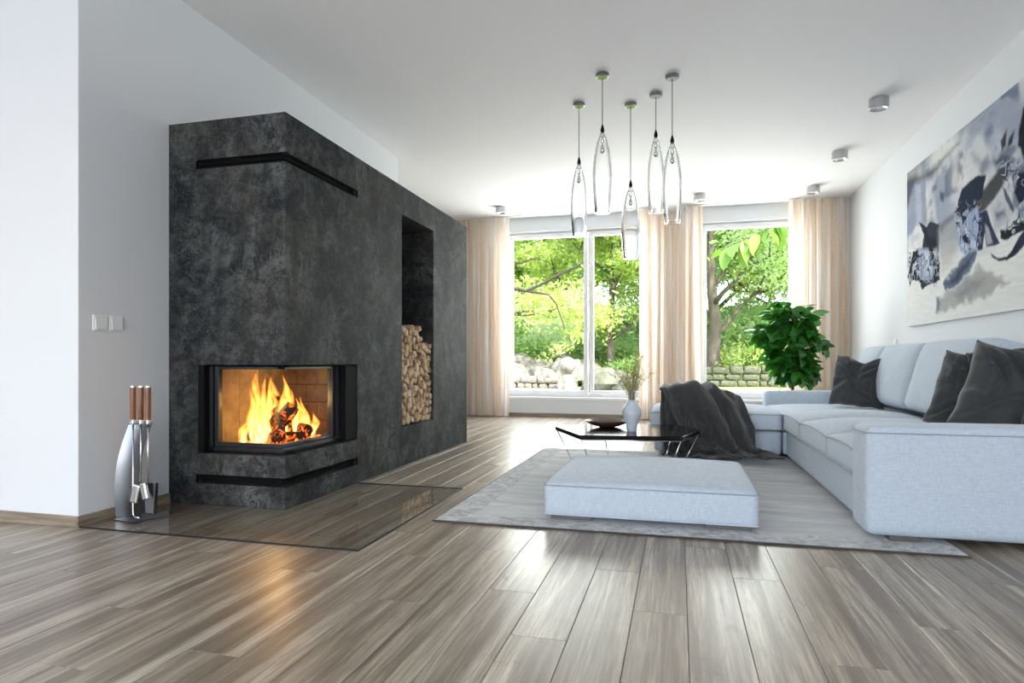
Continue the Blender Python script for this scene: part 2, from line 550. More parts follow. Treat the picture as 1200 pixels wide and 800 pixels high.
# planks
PWD, PLN, GAP = .179, 1.36, .0012
def plank_mesh(L, Wd, name='plank'):
    b = MB(); c = .0014
    x, y = Wd / 2 - GAP / 2, L / 2 - GAP / 2
    vs = []
    for (dx, z) in ((0, -.014), (0, -c), (c, 0)):
        vs += [(-x + dx, -y + dx, z), (x - dx, -y + dx, z), (x - dx, y - dx, z), (-x + dx, y - dx, z)]
    fs = [(8, 9, 10, 11)]
    for l in (0, 4):
        for k in range(4):
            k2 = (k + 1) % 4
            fs.append((l + k, l + k2, l + 4 + k2, l + 4 + k))
    b.add(vs, fs)
    return b
pm = plank_mesh(PLN, PWD).mesh('plank', M['plank'])
rest = MB()
rp = rnd(5)
x0 = .387
cand = []
i0 = int(math.floor((XW - x0) / PWD)) + 1
i1 = int(math.ceil((XR - x0) / PWD))
ca, sa = math.cos(YAW), math.sin(YAW)
for i in range(i0, i1 + 1):
    xc = x0 + (i - .5) * PWD
    off = (i * .37 % 1.0) * PLN + rp.uniform(-.12, .12)
    y = YF - off
    while y < YB + .2:
        yc = y + PLN / 2
        vis = False
        for yy in (y, yc, y + PLN):
            d = -sa * xc + ca * yy; u = ca * xc + sa * yy
            if d > 1.0:
                px = 600 + 740 * u / d; py = 424 + 740 * .85 / d
                if -130 < px < 1330 and py < 880: vis = True
        if (xc < XL - .1 and yc > YC + .6 and yc < 6) or xc < -4.6 and yc > 3: vis = False
        if -2.95 < xc < -2.3 and 3.9 < yc < 5.7: vis = False
        cand.append((xc, yc, vis)); y += PLN
vis = sorted([c for c in cand if c[2]], key=lambda c: c[0] ** 2 + c[1] ** 2)
hid = [c for c in cand if not c[2]] + vis[298:]
for xc, yc, _ in vis[:298]:
    p = bpy.data.objects.new('plank', pm); COL.objects.link(p); p.parent = floor; p.location = (xc, yc, 0)
for xc, yc, _ in hid:
    q = plank_mesh(PLN, PWD)
    rest.add([(a + xc, b + yc, c) for a, b, c in q.v], q.f)
ro = rest.build('outlying_planks', M['plank'], floor); ro['kind'] = 'stuff'
print('planks', len(vis), len(hid))

# windows
def window(name, X0, X1, Z0, Z1, sashes):
    y0, y1 = YB + .10, YB + .17
    fw = .055
    b = MB()
    b.box(X0, X1, y0, y1, Z1 - fw, Z1).box(X0, X1, y0, y1, Z0, Z0 + fw).box(X0, X0 + fw, y0, y1, Z0 + fw, Z1 - fw).box(X1 - fw, X1, y0, y1, Z0 + fw, Z1 - fw)
    o = b.build(name, M['white'], bevel=.004); o['kind'] = 'structure'
    s = MB().box(X0 + .002, X1 - .002, YB - .035, YB + .10, Z0 - .03, Z0 + .006).build('window_sill', M['white'], o, bevel=.004)
    hd = MB().box(X0 + .002, X1 - .002, YB + .02, YB + .10, Z1 - .02, Z1 - .001).build('head_trim', M['white'], o)
    for (sx0, sx1) in sashes:
        sw = .065
        q = MB(); a0, a1 = y0 - .02, y1 - .015
        za, zb = Z0 + fw - .01, Z1 - fw + .01
        q.box(sx0, sx1, a0, a1, zb - sw, zb).box(sx0, sx1, a0, a1, za, za + sw).box(sx0, sx0 + sw, a0, a1, za + sw, zb - sw).box(sx1 - sw, sx1, a0, a1, za + sw, zb - sw)
        so = q.build('sash', M['white'], o, bevel=.004)
        MB().box(sx0 + sw - .005, sx1 - sw + .005, y0 + .02, y0 + .026, za + sw - .005, zb - sw + .005).build('pane', M['pane'], so)
    return o
window('window_1', W1[0], W1[1], W1[2], W1[3], [(-2.615, -1.345), (-1.325, -.44)])
window('window_2', W2[0], W2[1], W2[2], W2[3], [(.335, 1.645)])

# curtain rail in the ceiling line
struct(MB().box(XW + 1.0, XR - .01, 9.40, 9.46, H - .012, H - .0005), 'trim_1', M['white'])

def curtain(x0, x1, seed, label, depth=.05, folds=9):
    r = rnd(seed)
    n = int((x1 - x0) / .0065); mz = 40
    ztop, zbot = H - .014, .012
    ph = [r.uniform(0, 2 * PI) for _ in range(6)]
    V = []; U = []
    def off(s, k):
        # s 0..1 across, k 0..1 down
        p = folds * s * 2 * PI + ph[0] + .9 * math.sin(2 * PI * s * 1.7 + ph[1]) + .35 * math.sin(k * 2.4 + ph[2] + 6 * s)
        a = math.sin(p) + .30 * math.sin(2.1 * p + ph[3]) + .18 * math.sin(3.7 * p + ph[4] + k)
        amp = depth * (.55 + .45 * math.sin(2 * PI * s * 2.3 + ph[5]) ** 2) * (.75 + .35 * k)
        dx = .016 * math.sin(p * .5 + k * 3.0) * k
        return a * amp, dx
    us = [0.0]
    for i in range(1, n + 1):
        a, _ = off((i - 1) / n, .5); b, _ = off(i / n, .5)
        us.append(us[-1] + math.hypot((x1 - x0) / n, b - a))
    for j in range(mz + 1):
        k = j / mz; z = ztop + (zbot - ztop) * k
        for i in range(n + 1):
            s = i / n; a, dx = off(s, k)
            V.append((x0 + (x1 - x0) * s + dx, 9.43 + a, z)); U.append((us[i], z))
    F = [(j * (n + 1) + i, j * (n + 1) + i + 1, (j + 1) * (n + 1) + i + 1, (j + 1) * (n + 1) + i) for j in range(mz) for i in range(n)]
    b = MB().add(V, F)
    me = b.mesh('curtain', M['curtain'], True)
    uvl = me.uv_layers.new(name='UVMap')
    idx = np.empty(len(me.loops), dtype=np.int32); me.loops.foreach_get('vertex_index', idx)
    uvl.data.foreach_set('uv', np.array(U, dtype=np.float32)[idx].ravel())
    o = link('curtain', me); tag(o, label, 'curtain', 'curtains on the garden wall')
    return o
curtain(-3.55, -2.53, 3, 'peach and white checked curtain left of the double window, beside the stone fireplace block', folds=8)
curtain(-.56, .335, 4, 'peach and white checked curtain hanging between the two windows', folds=8)
curtain(1.47, 2.225, 9, 'peach and white checked curtain in the corner behind the leafy plant', folds=7)

# ------------------------------------------------------------------ wall plates
def switch_plate(y, label):
    t = thing('light_switch', label, 'light switch', (XL, y, 1.058), 0, 'switches on the left wall')
    MB().box(0, .009, -.043, .043, -.043, .043).build('frame', M['plastic'], t, bevel=.003)
    q = MB(); q.add([(.009, -.034, -.034), (.009, .034, -.034), (.009, .034, .034), (.009, -.034, .034),
                     (.016, -.032, -.032), (.016, .032, -.032), (.011, .032, .032), (.011, -.032, .032)],
                    [(4, 5, 6, 7), (0, 1, 5, 4), (1, 2, 6, 5), (2, 3, 7, 6), (3, 0, 4, 7)])
    q.build('rocker', M['plastic'], t)
    return t
switch_plate(2.695, 'square white light switch, the one nearer the wall corner')
switch_plate(2.795, 'square white light switch, the one nearer the stone block')
so = thing('wall_socket', 'faint white wall socket above the sofa backrest', 'socket', (XR, 7.62, 1.05))
MB().box(-.009, 0, -.045, .045, -.045, .045).build('frame', M['plastic'], so, bevel=.003)
sm = MB().lathe([(.0, 0), (.021, 0), (.021, .004), (.0, .004)], 20)
sm.xform(Matrix.Translation((-.0125, 0, 0)) @ Matrix.Rotation(PI / 2, 4, 'Y')); sm.build('insert', M['plastic'], so, auto=30)

# ------------------------------------------------------------------ ceiling spots
def spot(x, y, label, first=None):
    if first: return copy_thing(first, (x, y, H), 0, label)
    t = thing('ceiling_spot', label, 'ceiling light', (x, y, H), 0, 'round surface spots on the ceiling')
    MB().lathe([(.0, 0), (.078, 0), (.078, -.085), (.070, -.088), (.066, -.085), (.066, -.055), (.0, -.055)], 32).build('housing', M['alu'], t, auto=30)
    MB().lathe([(.064, -.0555), (.058, -.083), (.040, -.070), (.030, -.0555)], 28).build('reflector', M['silver'], t, auto=50)
    MB().lathe([(.0, -.0555), (.026, -.0555), (.024, -.078), (.0, -.080)], 20).build('bulb', M['plastic'], t, auto=40)
    return t
s0 = spot(1.657, 6.02, 'round grey ceiling spot nearest the painting, largest of the row by the right wall')
spot(1.669, 7.43, 'round grey ceiling spot in the middle of the row by the right wall', s0)
spot(1.672, 8.81, 'round grey ceiling spot above the right corner curtain', s0)
spot(.277, 8.84, 'round grey ceiling spot above the middle curtain', s0)
spot(-2.497, 8.84, 'round grey ceiling spot above the left curtain', s0)

# ------------------------------------------------------------------ pendants
def pendant(x, y, ztop, zbot, r, label, green=False):
    t = thing('glass_pendant', label, 'pendant light', (x, y, H), 0, 'glass drop pendants')
    MB().lathe([(0, 0), (.052, 0), (.052, -.022), (.048, -.026), (0, -.026)], 32).build('canopy', M['steel'], t, auto=30)
    MB().lathe([(.0, -.0261), (.044, -.0261), (.042, -.028), (0, -.028)], 28).build('canopy_disc', M['green_reflection'] if green else M['greydisc'], t)  # green discs carry the painted reflection
    MB().tube([(0, 0, -.026), (0, 0, ztop - H + .02)], .0035, 6).build('cord', M['cord'], t)
    MB().lathe([(.004, ztop - H + .055), (.012, ztop - H + .030), (.017, ztop - H + .002), (.0, ztop - H)], 16).build('cap', M['blackmatte'], t, auto=40)
    L = ztop - zbot
    out = []; inn = []
    N = 26
    def R(s):
        # s 0 top .. 1 bottom
        return r * (math.sin(min(1, s / .58) * PI / 2) ** .60 if s < .58 else 1 - .24 * ((s - .58) / .42) ** 1.8)
    for i in range(N + 1):
        s = i / N
        out.append((max(.012, R(s)), ztop - H - s * L))
    for i in range(N, -1, -1):
        s = i / N
        if s < .06: continue
        th = .0035 + .007 * max(0, (s - .55) / .45) ** 1.5
        inn.append((max(.004, R(s) - th), ztop - H - s * L + (.0 if s < 1 else .002)))
    prof = [(0.0, ztop - H)] + out + inn + [(0.0, inn[-1][1] + .001)]
    g = MB().lathe(prof, 40).build('glass_shade', M['glass'], t, smooth=True)
    b = MB()
    zt = ztop - H - .05
    b.lathe([(.0, zt), (.013, zt), (.015, zt - .035), (.009, zt - .045), (0, zt - .045)], 16)
    b.build('lamp_holder', M['chrome'], t, auto=35)
    bz = zt - .045
    MB().lathe([(.006, bz), (.010, bz - .02), (.018, bz - .045), (.019, bz - .058), (.012, bz - .074), (0, bz - .078)], 18).build('bulb', M['chrome'], t, smooth=True)
    return t
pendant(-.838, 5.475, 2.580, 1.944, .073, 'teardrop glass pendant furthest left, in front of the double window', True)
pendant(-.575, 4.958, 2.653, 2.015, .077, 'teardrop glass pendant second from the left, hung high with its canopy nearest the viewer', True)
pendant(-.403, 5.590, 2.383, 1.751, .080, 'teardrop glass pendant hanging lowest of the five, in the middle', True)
pendant(-.183, 5.430, 2.740, 2.099, .072, 'teardrop glass pendant second from the right, partly behind its neighbour')
pendant(-.047, 5.121, 2.577, 1.940, .077, 'teardrop glass pendant furthest right, in front of the middle curtain')

# ------------------------------------------------------------------ fireplace block
FX0, FX1, FY0, FY1, FZ = -2.985, -2.18, 3.17, 6.38, 2.285
fire = thing('fireplace', 'tall dark slate-grey stone fireplace block with corner firebox and log niche', 'fireplace', (-2.59, 4.775, 0))
FO = Vector((-2.59, 4.775, 0))
def fl(b):     # world -> fireplace local
    b.v = [(x - FO.x, y - FO.y, z) for x, y, z in b.v]; return b
CH = (-2.775, 4.016, .305, .833)       # chamber: x min, y max, z0, z1
def block():
    xs = [-2.985, -2.788, -2.775, -2.60, -2.225, -2.18]
    ys = [3.17, 3.215, 4.016, 4.75, 5.437, 6.38]
    zs = [0, .128, .182, .305, .32, .833, 2.000, 2.0555, 2.055 + .002, 2.285]
    def void(x, y, z):
        if x > -2.775 and y < 4.016 and .305 < z < .833: return True
        if 4.75 < y < 5.437 and .32 < z < 2.0555 and x > -2.60: return True
        slot = (x > -2.788 and y < 3.215) or (x > -2.225 and y < 4.016)
        if slot and .128 < z < .182: return True
        if slot and 2.0 < z < 2.0555: return True
        return False
    nx, ny, nz = len(xs) - 1, len(ys) - 1, len(zs) - 1
    S = {}
    for i in range(nx):
        for j in range(ny):
            for k in range(nz):
                c = ((xs[i] + xs[i + 1]) / 2, (ys[j] + ys[j + 1]) / 2, (zs[k] + zs[k + 1]) / 2)
                if not void(*c): S[(i, j, k)] = 1
    b = MB(); ids = {}
    def vid(i, j, k):
        if (i, j, k) not in ids:
            ids[(i, j, k)] = len(b.v); b.v.append((xs[i], ys[j], zs[k]))
        return ids[(i, j, k)]
    for (i, j, k) in S:
        for (d, q) in (((-1, 0, 0), [(0, 0, 0), (0, 0, 1), (0, 1, 1), (0, 1, 0)]), ((1, 0, 0), [(1, 0, 0), (1, 1, 0), (1, 1, 1), (1, 0, 1)]),
                       ((0, -1, 0), [(0, 0, 0), (1, 0, 0), (1, 0, 1), (0, 0, 1)]), ((0, 1, 0), [(0, 1, 0), (0, 1, 1), (1, 1, 1), (1, 1, 0)]),
                       ((0, 0, -1), [(0, 0, 0), (0, 1, 0), (1, 1, 0), (1, 0, 0)]), ((0, 0, 1), [(0, 0, 1), (1, 0, 1), (1, 1, 1), (0, 1, 1)])):
            if (i + d[0], j + d[1], k + d[2]) in S: continue
            b.f.append(tuple(vid(i + a, j + c, k + e) for a, c, e in q)); b.mi.append(0)
    return b
fl(block()).build('stone_surround', M['stone'], fire)

# L-shaped vent grilles: black strip with a thin metal lip
def vent(z0, z1, name='vent'):
    b = MB()
    y, x = 3.212, -2.222
    b.box(-2.787, -2.2225, 3.208, 3.2145, z0 + .001, z1 - .001).box(-2.2245, -2.218, 3.2145, 4.015, z0 + .001, z1 - .001)
    o = fl(b).build(name, M['blackmatte'], fire)
    q = MB()
    t = .004
    for za, zb in ((z0 + .0005, z0 + t), (z1 - t, z1 - .0005)):
        q.box(-2.787, -2.1785, 3.1685, 3.180, za, zb).box(-2.190, -2.1785, 3.180, 4.015, za, zb)
    q.box(-2.7875, -2.7835, 3.1685, 3.180, z0 + t, z1 - t).box(-2.190, -2.1785, 4.011, 4.0155, z0 + t, z1 - t)
    fl(q).build('vent_lip', M['blackmatte'], o)
    s = MB()
    zc = (z0 + z1) / 2
    s.box(-2.787, -2.20, 3.190, 3.208, zc - .002, zc + .002).box(-2.218, -2.200, 3.208, 4.015, zc - .002, zc + .002)
    fl(s).build('vent_blade', M['blackmatte'], o)
vent(2.000, 2.0555)
vent(.128, .182)

# firebox insert
GX, GY = -2.240, 3.225           # outer faces of the two glass panes
def L_rail(x0, z0, z1, yend, dx=.03, out=0.0):
    """L-shaped bar running along the front then along the side"""
    b = MB()
    gx, gy = GX + out, GY - out
    pts = [(x0, gy), (gx, gy), (gx, yend), (gx - dx, yend), (gx - dx, gy + dx), (x0, gy + dx)]
    b.prism(pts, z0, z1); return b
fb = thing('firebox', None, None); fb.parent = fire
# iron casing inside the stone opening
cs = MB()
cs.box(-2.774, -2.2, 3.30, 4.012, .306, .318)                          # floor
cs.box(-2.774, -2.2, 3.23, 4.012, .822, .832)                          # roof
cs.box(-2.774, -2.735, 3.172, 4.012, .306, .832)                        # left cheek
cs.box(-2.735, -2.235, 3.985, 4.012, .318, .822)                       # far cheek
cs.box(-2.235, -2.185, 3.86, 4.012, .318, .822)
cs.box(-2.735, -2.70, 3.212, 3.28, .318, .822)
fl(cs).build('iron_casing', M['blackmatte'], fire)
bpy.data.objects.remove(fb)
# door frame
df = L_rail(-2.70, .345, .368, 3.80, .035)
df.box(-2.70, -2.672, GY - .006, GY + .03, .345, .822)                 # left stile
df.box(GX - .035, GX + .004, 3.775, 3.81, .345, .822)                  # far stile
df.box(-2.705, GX, GY, GY + .03, .806, .822).box(GX - .03, GX, GY, 3.80, .806, .822)
door = fl(df).build('fire_door', M['darkframe'], fire, bevel=.002)
lw = L_rail(-2.735, .318, .343, 3.86, .045, .010)
fl(lw).build('lower_rail', M['black'], fire, bevel=.002)
for y in (3.822, 3.842, 3.862, 3.885):
    fl(MB().box(GX - .02, GX + (.018 if y > 3.85 else .006), y, y + .010, .330, .822)).build('side_stile', M['darkframe'], fire, bevel=.001)
for x in (-2.722, -2.712):
    fl(MB().box(x, x + .005, GY - .016, GY + .02, .345, .822)).build('side_stile', M['darkframe'], fire, bevel=.001)
# panes
p1 = MB().box(-2.668, GX - .001, GY + .006, GY + .010, .368, .806)
fl(p1).build('front_pane', M['pane'], door)
p2 = MB().box(GX - .010, GX - .006, GY + .012, 3.775, .368, .806)
fl(p2).build('side_pane', M['pane'], door)
# handle: slim curved bar on the lower rail of the side pane
hp = [(GX + .012, 3.40, .352), (GX + .030, 3.42, .362), (GX + .034, 3.48, .366), (GX + .034, 3.60, .366), (GX + .030, 3.66, .362), (GX + .012, 3.68, .352)]
fl(MB().tube(hp, .0045, 8)).build('door_handle', M['darkframe'], door, smooth=True)
# fireclay lining: slabs at the back, bricks on the far side
M['clay'] = mat_rock('fireclay', (.30, .22, .12), (.46, .36, .22), 9)
M['clay2'] = mat_rock('fireclay_brick', (.13, .075, .04), (.26, .15, .08), 9)
ln = MB().box(-2.736, -2.728, 3.26, 3.985, .318, .822)
lining = fl(ln).build('lining', M['clay2'], fire)
for i in range(4):
    y0 = 3.28 + i * .178
    fl(MB().box(-2.728, -2.712, y0 + .002, y0 + .176, .325, .820)).build('clay_slab', M['clay'], lining, bevel=.003)
for k in range(4):
    for i in range(3):
        sh = .08 if k % 2 else 0
        xa = max(-2.712, -2.72 + i * .165 - sh); xb = min(-2.25, -2.72 + (i + 1) * .165 - sh)
        if i == 2: xb = -2.25
        fl(MB().box(xa + .002, xb - .002, 3.965, 3.985, .322 + k * .124, .322 + k * .124 + .120)).build('fire_brick', M['clay2'], lining, bevel=.003)
fl(MB().box(-2.71, -2.28, 3.27, 3.96, .3185, .334)).build('grate_floor', M['clay2'], fire)

# embers / burning logs / flames
def mat_ember():
    t = NT('charred_log')
    v = t.coord('Object', (1, 1, 1), rand=True)
    n = t.noise(v, 26, 6, .7, .6)
    n2 = t.noise(v, 9, 3, .5)
    c = t.ramp(n, [(.35, (.008, .005, .004)), (.6, (.045, .022, .014))])
    b = t.pbsdf(c, .9, 0, t.bump(n, .8, .01))
    em = t.math('MULTIPLY', t.ramp(n, [(.53, 0.0), (.68, 1.0)]), t.ramp(n2, [(.42, .1), (.62, 1.0)]))
    b.inputs['Emission Color'].default_value = (1.0, .12, .01, 1)
    t.l(t.math('MULTIPLY', em, 5.0), b.inputs['Emission Strength'])
    return t.m
M['ember'] = mat_ember()
def mat_coal():
    t = NT('glowing_coals')
    v = t.coord('Object'); n = t.noise(v, 34, 4, .7)
    b = t.pbsdf((.02, .008, .005), .9)
    b.inputs['Emission Color'].default_value = (1.0, .20, .03, 1)
    t.l(t.ramp(n, [(.40, .15), (.64, 5.0)]), b.inputs['Emission Strength'])
    c = t.ramp(n, [(.42, (.75, .04, .005)), (.62, (1.0, .36, .06))]); t.l(c, b.inputs['Emission Color'])
    return t.m
M['coal'] = mat_coal()
def log_mesh(L, r, seed, n=14, rings=9):
    rr = rnd(seed); b = MB(); vs = []
    prof = [1 + rr.uniform(-.16, .16) for _ in range(n)]
    for i in range(rings):
        x = -L / 2 + L * i / (rings - 1)
        for k in range(n):
            a = 2 * PI * k / n
            q = r * prof[k] * (1 + .10 * noise.noise(Vector((x * 14 + seed, math.cos(a) * 2, math.sin(a) * 2))))
            if i in (0, rings - 1): q *= .90
            vs.append((x, q * math.cos(a), q * math.sin(a)))
    fs = [(i * n + k, i * n + (k + 1) % n, (i + 1) * n + (k + 1) % n, (i + 1) * n + k) for i in range(rings - 1) for k in range(n)]
    fs += [tuple(reversed(range(n))), tuple((rings - 1) * n + k for k in range(n))]
    return b.add(vs, fs)
def burn_log(p, q, r, seed, label):
    p, q = Vector(p), Vector(q); d = q - p
    o = log_mesh(d.length, r, seed).build('burning_log', M['ember'], auto=40)
    o.location = (p + q) / 2
    o.rotation_euler = d.to_track_quat('X', 'Z').to_euler()
    return tag(o, label, 'firewood', 'burning logs in the firebox')
burn_log((-2.56, 3.36, .372), (-2.34, 3.58, .372), .036, 1, 'charred log at the lower left front of the fire')
burn_log((-2.58, 3.52, .420), (-2.43, 3.37, .395), .034, 7, 'small charred log lying across at the left of the fire')
burn_log((-2.60, 3.66, .600), (-2.335, 3.33, .385), .048, 3, 'long charred log leaning across the middle of the fire')
burn_log((-2.50, 3.44, .375), (-2.37, 3.53, .575), .050, 4, 'thick black log standing upright at the centre of the fire')
burn_log((-2.62, 3.80, .385), (-2.33, 3.62, .400), .046, 5, 'glowing log lying at the right end of the fire')
cb = MB(); rc = rnd(8)
for i in range(110):
    c = Vector((rc.uniform(-2.60, -2.29), rc.uniform(3.30, 3.82), .338 + rc.uniform(0, .022))); s = rc.uniform(.012, .028)
    a = rc.uniform(0, 6.28)
    vs = [c + Vector((math.cos(a + k * PI / 2) * s * rc.uniform(.6, 1.1), math.sin(a + k * PI / 2) * s * rc.uniform(.6, 1.1), -s * .3)) for k in range(4)] + [c + Vector((rc.uniform(-.3, .3) * s, rc.uniform(-.3, .3) * s, s * .9))]
    cb.add(vs, [(3, 2, 1, 0), (0, 1, 4), (1, 2, 4), (2, 3, 4), (3, 0, 4)])
tag(cb.build('ember_bed', M['coal']), 'bed of red glowing embers under the burning logs', 'embers', kind='stuff')

def mat_flame():
    t = NT('flame')
    v = t.coord('Object')
    uv = t.n('ShaderNodeTexCoord').outputs['UV']
    sx = t.n('ShaderNodeSeparateXYZ'); t.l(uv, sx.inputs[0])
    h = sx.outputs[1]
    mp = t.n('ShaderNodeMapping'); t.l(v, mp.inputs[0]); mp.inputs['Scale'].default_value = (1, 1, .28)
    n = t.noise(mp.outputs[0], 26, 4, .55, .9)
    lw_ = t.n('ShaderNodeLayerWeight'); lw_.inputs[0].default_value = .5
    fac = t.math('SUBTRACT', 1.0, lw_.outputs['Facing'])
    core = t.math('POWER', fac, 1.1)
    dens = t.math('MULTIPLY', core, t.ramp(n, [(.34, .10), (.62, 1.0)]))
    dens = t.math('MULTIPLY', dens, t.ramp(h, [(0.0, .9), (.45, .9), (1.0, .12)]))
    col = t.ramp(t.math('ADD', t.math('MULTIPLY', core, .55), t.math('MULTIPLY', t.math('SUBTRACT', 1.0, h), .45)),
                 [(.15, (1.0, .13, .008)), (.50, (1.0, .28, .03)), (.78, (1.0, .52, .10)), (.97, (1.0, .80, .34))])
    em = t.n('ShaderNodeEmission'); t.l(col, em.inputs[0])
    t.l(t.ramp(t.math('MULTIPLY', core, n), [(.1, .9), (.6, 3.0)]), em.inputs[1])
    st_ = t.n('ShaderNodeMath', operation='MULTIPLY')
    tr = t.n('ShaderNodeBsdfTransparent')
    m = t.n('ShaderNodeMixShader'); t.l(dens, m.inputs[0]); t.l(tr.outputs[0], m.inputs[1]); t.l(em.outputs[0], m.inputs[2])
    t.l(m.outputs[0], t.out.inputs[0])
    return t.m
M['flame'] = mat_flame()
def flame_tongue(b, U, x, y, z, hgt, r, seed):
    rr = rnd(seed); n, m = 14, 18
    ph = rr.uniform(0, 6.28); base = len(b.v); vs = []
    tx, ty = rr.uniform(-.03, .03), rr.uniform(-.04, .03)
    for i in range(m + 1):
        s = i / m
        rad = r * (math.sin(PI * min(1, (s * .80 + .20))) ** .75) * (1 - s) ** .35 * (1 + .15 * math.sin(9 * s + ph)) if s < 1 else .0005
        cx = x + tx * s * s + .022 * s * math.sin(6.5 * s + ph); cy = y + ty * s * s + .026 * s * math.sin(5.3 * s + ph * 1.7)
        for k in range(n):
            a = 2 * PI * k / n
            wv = 1 + .22 * math.sin(2 * a + ph + 5 * s) + .1 * math.sin(3 * a + 9 * s)
            vs.append((cx + rad * wv * math.cos(a) * .8, cy + rad * wv * math.sin(a), z + hgt * s)); U.append((k / n, s))
    fs = [(i * n + k, i * n + (k + 1) % n, (i + 1) * n + (k + 1) % n, (i + 1) * n + k) for i in range(m) for k in range(n)]
    b.add(vs, fs)
fb_ = MB(); U = []
tongues = [(-2.50, 3.40, .36, .42, .050), (-2.47, 3.33, .36, .30, .045), (-2.44, 3.36, .37, .24, .040), (-2.52, 3.47, .37, .41, .045),
           (-2.54, 3.55, .38, .37, .060), (-2.50, 3.62, .38, .30, .060), (-2.40, 3.72, .36, .27, .036), (-2.38, 3.77, .36, .16, .040),
           (-2.45, 3.28, .35, .16, .035), (-2.56, 3.70, .37, .22, .05), (-2.36, 3.67, .36, .14, .035), (-2.55, 3.44, .36, .33, .05),
           (-2.58, 3.50, .38, .44, .06), (-2.46, 3.56, .44, .34, .045), (-2.60, 3.62, .40, .36, .06), (-2.42, 3.64, .38, .24, .04), (-2.56, 3.30, .34, .20, .05), (-2.52, 3.36, .36, .36, .055)]
for i, tg in enumerate(tongues): flame_tongue(fb_, U, *tg, seed=20 + i)
fme = fb_.mesh('flames', M['flame'], True)
uvl = fme.uv_layers.new(name='UVMap')
idx = np.empty(len(fme.loops), dtype=np.int32); fme.loops.foreach_get('vertex_index', idx)
uvl.data.foreach_set('uv', np.array(U, dtype=np.float32)[idx].ravel())
tag(link('flames', fme), 'bright yellow and orange flames rising behind the corner glass', 'flames', kind='stuff')
light('fire_glow', 'POINT', (-2.44, 3.52, .56), (0, 0, 0), 8, (1.0, .52, .17), shadow_soft_size=.07)

# firewood in the niche
M['logend'] = mat_rock('split_wood_end', (.42, .27, .16), (.78, .60, .43), 22)
def mat_log():
    t = NT('split_wood')
    v = t.coord('Object', (1, 1, 1), rand=True)
    n = t.noise(v, 40, 5, .7, .4)
    oi = t.n('ShaderNodeObjectInfo')
    base = t.ramp(oi.outputs['Random'], [(0, (.42, .25, .13)), (.35, (.66, .45, .27)), (.7, (.80, .60, .40)), (1, (.88, .76, .60))])
    c = t.mix(t.ramp(n, [(.35, .75), (.6, 0.0)]), base, (.20, .115, .06))
    t.pbsdf(c, .85, 0, t.bump(n, .5, .004))
    return t.m
M['log'] = mat_log()
lr = rnd(77)
variants = []
for k in range(12):
    n = lr.choice([3, 4, 4, 5, 5, 6, 7]); pts = []
    a0 = lr.uniform(0, 6.28)
    for i in range(n):
        a = a0 + 2 * PI * (i + lr.uniform(-.22, .22)) / n; q = lr.uniform(.80, 1.12) * (1.18 if n == 3 else 1)
        pts.append((q * math.cos(a), q * math.sin(a)))
    b = MB(); vs = []
    for x, f in ((0, 1.0), (-.33, .95), (.006, .90)):
        pass
    vs = [(-.34, y * .95, z * .95) for y, z in pts] + [(-.006, y, z) for y, z in pts] + [(0, y * .90, z * .90) for y, z in pts]
    fs = [tuple(reversed(range(n))), tuple(2 * n + i for i in range(n))]
    for l in (0, n):
        for i in range(n): fs.append((l + i, l + (i + 1) % n, l + n + (i + 1) % n, l + n + i))
    b.add(vs, fs); variants.append(b.mesh('firewood_log', M['log']))
ORD = ['one', 'two', 'three', 'four', 'five', 'six', 'seven', 'eight', 'nine', 'ten', 'eleven', 'twelve', 'thirteen', 'fourteen', 'fifteen']
ny, dy = 12, (5.437 - 4.75) / 12
row = 0; z = .32; nl = 0
while z < 1.09:
    dz = .0585
    for j in range(ny):
        y = 4.75 + (j + .5) * dy + (dy * .25 if row % 2 else -dy * .25) * .8 + lr.uniform(-.006, .006)
        zz = z + dz / 2 + lr.uniform(-.010, .010) + .022 * math.sin(j * 1.9 + .6) * (1 if row else .3)
        if y < 4.75 + .026: y = 4.776
        if y > 5.437 - .026: y = 5.411
        if j >= ny - 3 and z > .99: continue
        if j >= ny - 4 and z > 1.05: continue
        s = lr.uniform(.028, .038) if lr.random() > .2 else lr.uniform(.020, .026)
        o = bpy.data.objects.new('firewood_log', lr.choice(variants)); COL.objects.link(o)
        o.scale = (1, s, s * lr.uniform(.85, 1.05))
        o.rotation_euler = (lr.uniform(0, 6.28), lr.uniform(-.02, .02), lr.uniform(-.03, .03))
        o.location = (-2.190 - lr.uniform(0, .026), y, max(zz, .32 + s))
        third = 'left third' if j < 4 else 'middle' if j < 8 else 'right third'
        tag(o, 'split firewood log in row %s from the bottom of the niche stack, %s' % (ORD[row], third), 'firewood', 'split logs stacked in the niche'); nl += 1
    z += dz; row += 1
print('logs', nl)

# ------------------------------------------------------------------ glass hearth plate on the floor
hp_ = thing('hearth_plate', 'clear glass floor plate with dark edge around the foot of the fireplace', 'hearth plate', (-2.2, 3.0, 0))
poly = [(-2.968, 2.562), (-1.392, 2.565), (-1.392, 4.00), (-2.176, 4.00), (-2.176, 3.166), (-2.968, 3.166)]
pl_ = [(x + 2.2, y - 3.0) for x, y in poly]
MB().prism(pl_, .0008, .0075).build('glass_plate', M['hearth'], hp_)
eb = MB()
for i in (0, 1, 2):
    a, b_ = pl_[i], pl_[i + 1]
    t_ = .004
    xa, xb = sorted((a[0], b_[0])); ya, yb = sorted((a[1], b_[1]))
    eb.box(xa - t_, xb + t_, ya - t_, yb + t_, .0004, .0082) if False else eb.box(xa - (t_ if xa == xb else 0), xb + (t_ if xa == xb else 0) - (0), ya - (t_ if ya == yb else 0), yb + (t_ if ya == yb else 0) * 0, .0004, .0082)
tag(eb.build('dark_edge', M['black'], hp_))

